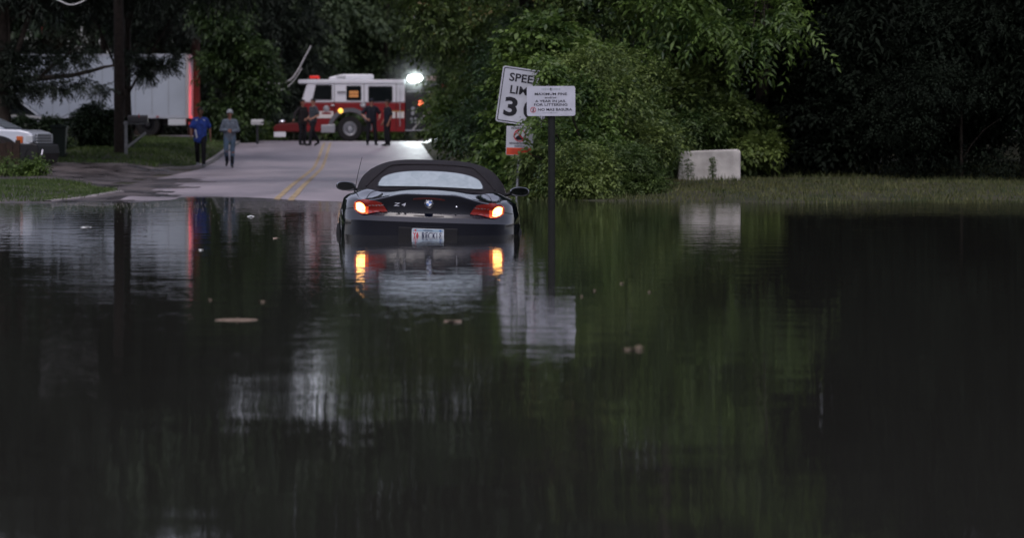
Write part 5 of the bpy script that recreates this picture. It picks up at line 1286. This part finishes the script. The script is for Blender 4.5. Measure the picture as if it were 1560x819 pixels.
hedge('dark clipped hedge between the bin and the utility pole', 401, ax(92, 82), ax(186, 82), 82, G(-9, 82), 1.35, 1.2, 2600, lf_dark, .13)
hedge('shaggy dark hedge in front of the parked car', 402, ax(10, 80), ax(90, 80), 80, G(-10, 80), 1.25, 1.2, 2400, lf_dark, .13)
hedge('round green shrub behind the walker in the knit cap', 403, ax(366, 99), ax(392, 99), 99, G(-4.6, 99), .85, .9, 800, lf_bush, .12, 'shrub', 'shrub')
hedge('low dark shrub behind the two walkers', 404, ax(322, 100), ax(345, 100), 100, G(-5.8, 100), .9, .9, 700, lf_maple, .12, 'shrub', 'shrub')
hedge('small bright shrub at the foot of the board fence', 405, ax(31, 53), ax(55, 53), 53.3, G(-7.5, 53), .36, .4, 520, lf_bush, .07, 'shrub', 'shrub')
hedge('tiny weed clump below the board fence at the left edge', 406, ax(-6, 55.6), ax(12, 53), 53, G(-8, 55.6), .35, .3, 260, lf_bush, .06, 'shrub', 'shrub')
hedge('low growth under the front bumper of the fire engine', 407, ax(395, 113), ax(470, 113), 114, G(-3, 113), .9, 1.2, 1300, lf_maple, .14, 'shrub', 'shrub')
hedge('scrub growing behind the fire engine wheels', 408, ax(470, 114), ax(665, 114), 116, G(0, 114), 1.2, 1.2, 2200, lf_maple, .15, 'shrub', 'shrub')
# weeds of the right bank
def weed(seed, h, n):
    rng = np.random.default_rng(seed); mb = MB(); mb.tube([(0, 0, -.1), (.02, 0, h*.5), (.05, .02, h)], [.008, .006, .003], 5)
    z = np.sort(rng.uniform(.12, 1, n))*h; a = rng.uniform(0, 6.28, n)
    pos = np.stack([.05*z/h, 0*z, z], 1); dirs = np.stack([np.cos(a), np.sin(a), .5+0*a], 1)
    V, T = sprig_mesh('w', rng, pos, dirs, .16, 5, .075, .20, .45)
    return mb.mesh('stem', 60), tri_mesh('leaves', V, T)
rng = np.random.default_rng(77); kinds = [weed(500+i, 1.0, 46) for i in range(3)]
for st, lv in kinds: st.materials.append(lf_weed); lv.materials.append(lf_weed)
spots = []
for k in range(44):
    px = [905, 912, 925, 960, 975, 985, 1000, 1010, 1018, 992, 868, 938][k % 12]+rng.normal(0, 9); y = 44+rng.uniform(0, 4.2)
    spots.append((ax(px, y), y, rng.uniform(.55, 1.15) if k % 4 else rng.uniform(1.0, 1.5)))
for k in range(7): y = 46.2+rng.uniform(0, .6); spots.append((ax(1046+rng.uniform(-8, 8) if k < 4 else 1080+rng.uniform(-6, 8), y), y, rng.uniform(.3, .5)))
for k, (x, y, s) in enumerate(spots):
    t = thing('tall_weed', 'leafy upright weed among the weeds on the right bank', 'weed', (x, y, G(x, y)), (0, 0, rng.uniform(0, 6)), 'weeds on the right bank'); t.scale = (s, s, s)
    st, lv = kinds[k % 3]
    for nm, me in (('stem', st), ('leaf', lv)):
        o = bpy.data.objects.new(nm, me); col.objects.link(o); o.parent = t
# leaves that cross the speed sign and the watch sign
def twig(label, seed, base, pts, r, n, m, leaf=.10):
    rng = np.random.default_rng(seed); b = Vector(base); t = thing('branch', label, 'branch', base)
    mb = MB(); P = [Vector(p)-b for p in pts]; mb.tube(P, [.018]+[.012]*(len(P)-2)+[.006], 6); mb.build('stem', bark, t, smooth=60)
    B = [(tuple(p), (r, .12, r*.8)) for p in P[1:]]
    crown('foliage', rng, B, n, m, t, .20, 6, leaf, .27, .3, (.1, 1.0), 0, .5)
d = 39.7
twig('leafy branch covering the top right corner of the speed sign', 601, at(885, 215, 41), [at(885, 215, 41), at(862, 150, 40), at(850, 126, d), at(840, 119, d), at(838, 110, d), at(836, 103, d)], .085, 150, lf_bush)
twig('leafy branch across the lower right of the speed sign', 602, at(870, 250, 41), [at(870, 250, 41), at(848, 205, d), at(830, 185, d), at(812, 182, d)], .10, 46, lf_bush)
twig('leafy branch over the orange foot of the watch sign', 603, at(850, 275, 41), [at(850, 275, 41), at(838, 254, d), at(822, 240, d), at(808, 236, d)], .13, 80, lf_bush2)
tree('evergreen_tree', 'black evergreen tree between the walnut and the first black evergreen', 226, 10.4, 53.5, 12, [((10.0, 53, 5.4), (2.0, 1.4, 2.6)), ((10.2, 53, 9.6), (1.7, 1.4, 2.2)), ((10.2, 53, 3.4), (1.5, 1.4, 2.0))], 6500, lf_black, .15, L=.6, k=8, leaf=.22, width=.3, clump=12, csize=.5, droop=.5, top=11)
tree('sky_block_tree', 'added tree whose boughs arch over the road out of view, darkening the near water', 227, 6.4, 50.5, 13, [((.6, 51, 5.9), (2.4, 1.3, .75)), ((-1.9, 50.6, 5.8), (2.2, 1.3, .75)), ((-3.8, 50.6, 6.2), (1.5, 1.3, .8)), ((-.6, 51, 7.2), (3.6, 1.3, .8)), ((-.6, 51, 8.6), (3.6, 1.3, .9)), ((3.4, 51, 8.4), (2.4, 1.5, 1.4)), ((6.0, 51, 10), (2.6, 2, 2))], 6500, lf_dark, .2, L=.6, k=7, leaf=.24, clump=14, csize=.40, top=10)  # added to keep the mirrored sky out of the near water
# far wood closing the view
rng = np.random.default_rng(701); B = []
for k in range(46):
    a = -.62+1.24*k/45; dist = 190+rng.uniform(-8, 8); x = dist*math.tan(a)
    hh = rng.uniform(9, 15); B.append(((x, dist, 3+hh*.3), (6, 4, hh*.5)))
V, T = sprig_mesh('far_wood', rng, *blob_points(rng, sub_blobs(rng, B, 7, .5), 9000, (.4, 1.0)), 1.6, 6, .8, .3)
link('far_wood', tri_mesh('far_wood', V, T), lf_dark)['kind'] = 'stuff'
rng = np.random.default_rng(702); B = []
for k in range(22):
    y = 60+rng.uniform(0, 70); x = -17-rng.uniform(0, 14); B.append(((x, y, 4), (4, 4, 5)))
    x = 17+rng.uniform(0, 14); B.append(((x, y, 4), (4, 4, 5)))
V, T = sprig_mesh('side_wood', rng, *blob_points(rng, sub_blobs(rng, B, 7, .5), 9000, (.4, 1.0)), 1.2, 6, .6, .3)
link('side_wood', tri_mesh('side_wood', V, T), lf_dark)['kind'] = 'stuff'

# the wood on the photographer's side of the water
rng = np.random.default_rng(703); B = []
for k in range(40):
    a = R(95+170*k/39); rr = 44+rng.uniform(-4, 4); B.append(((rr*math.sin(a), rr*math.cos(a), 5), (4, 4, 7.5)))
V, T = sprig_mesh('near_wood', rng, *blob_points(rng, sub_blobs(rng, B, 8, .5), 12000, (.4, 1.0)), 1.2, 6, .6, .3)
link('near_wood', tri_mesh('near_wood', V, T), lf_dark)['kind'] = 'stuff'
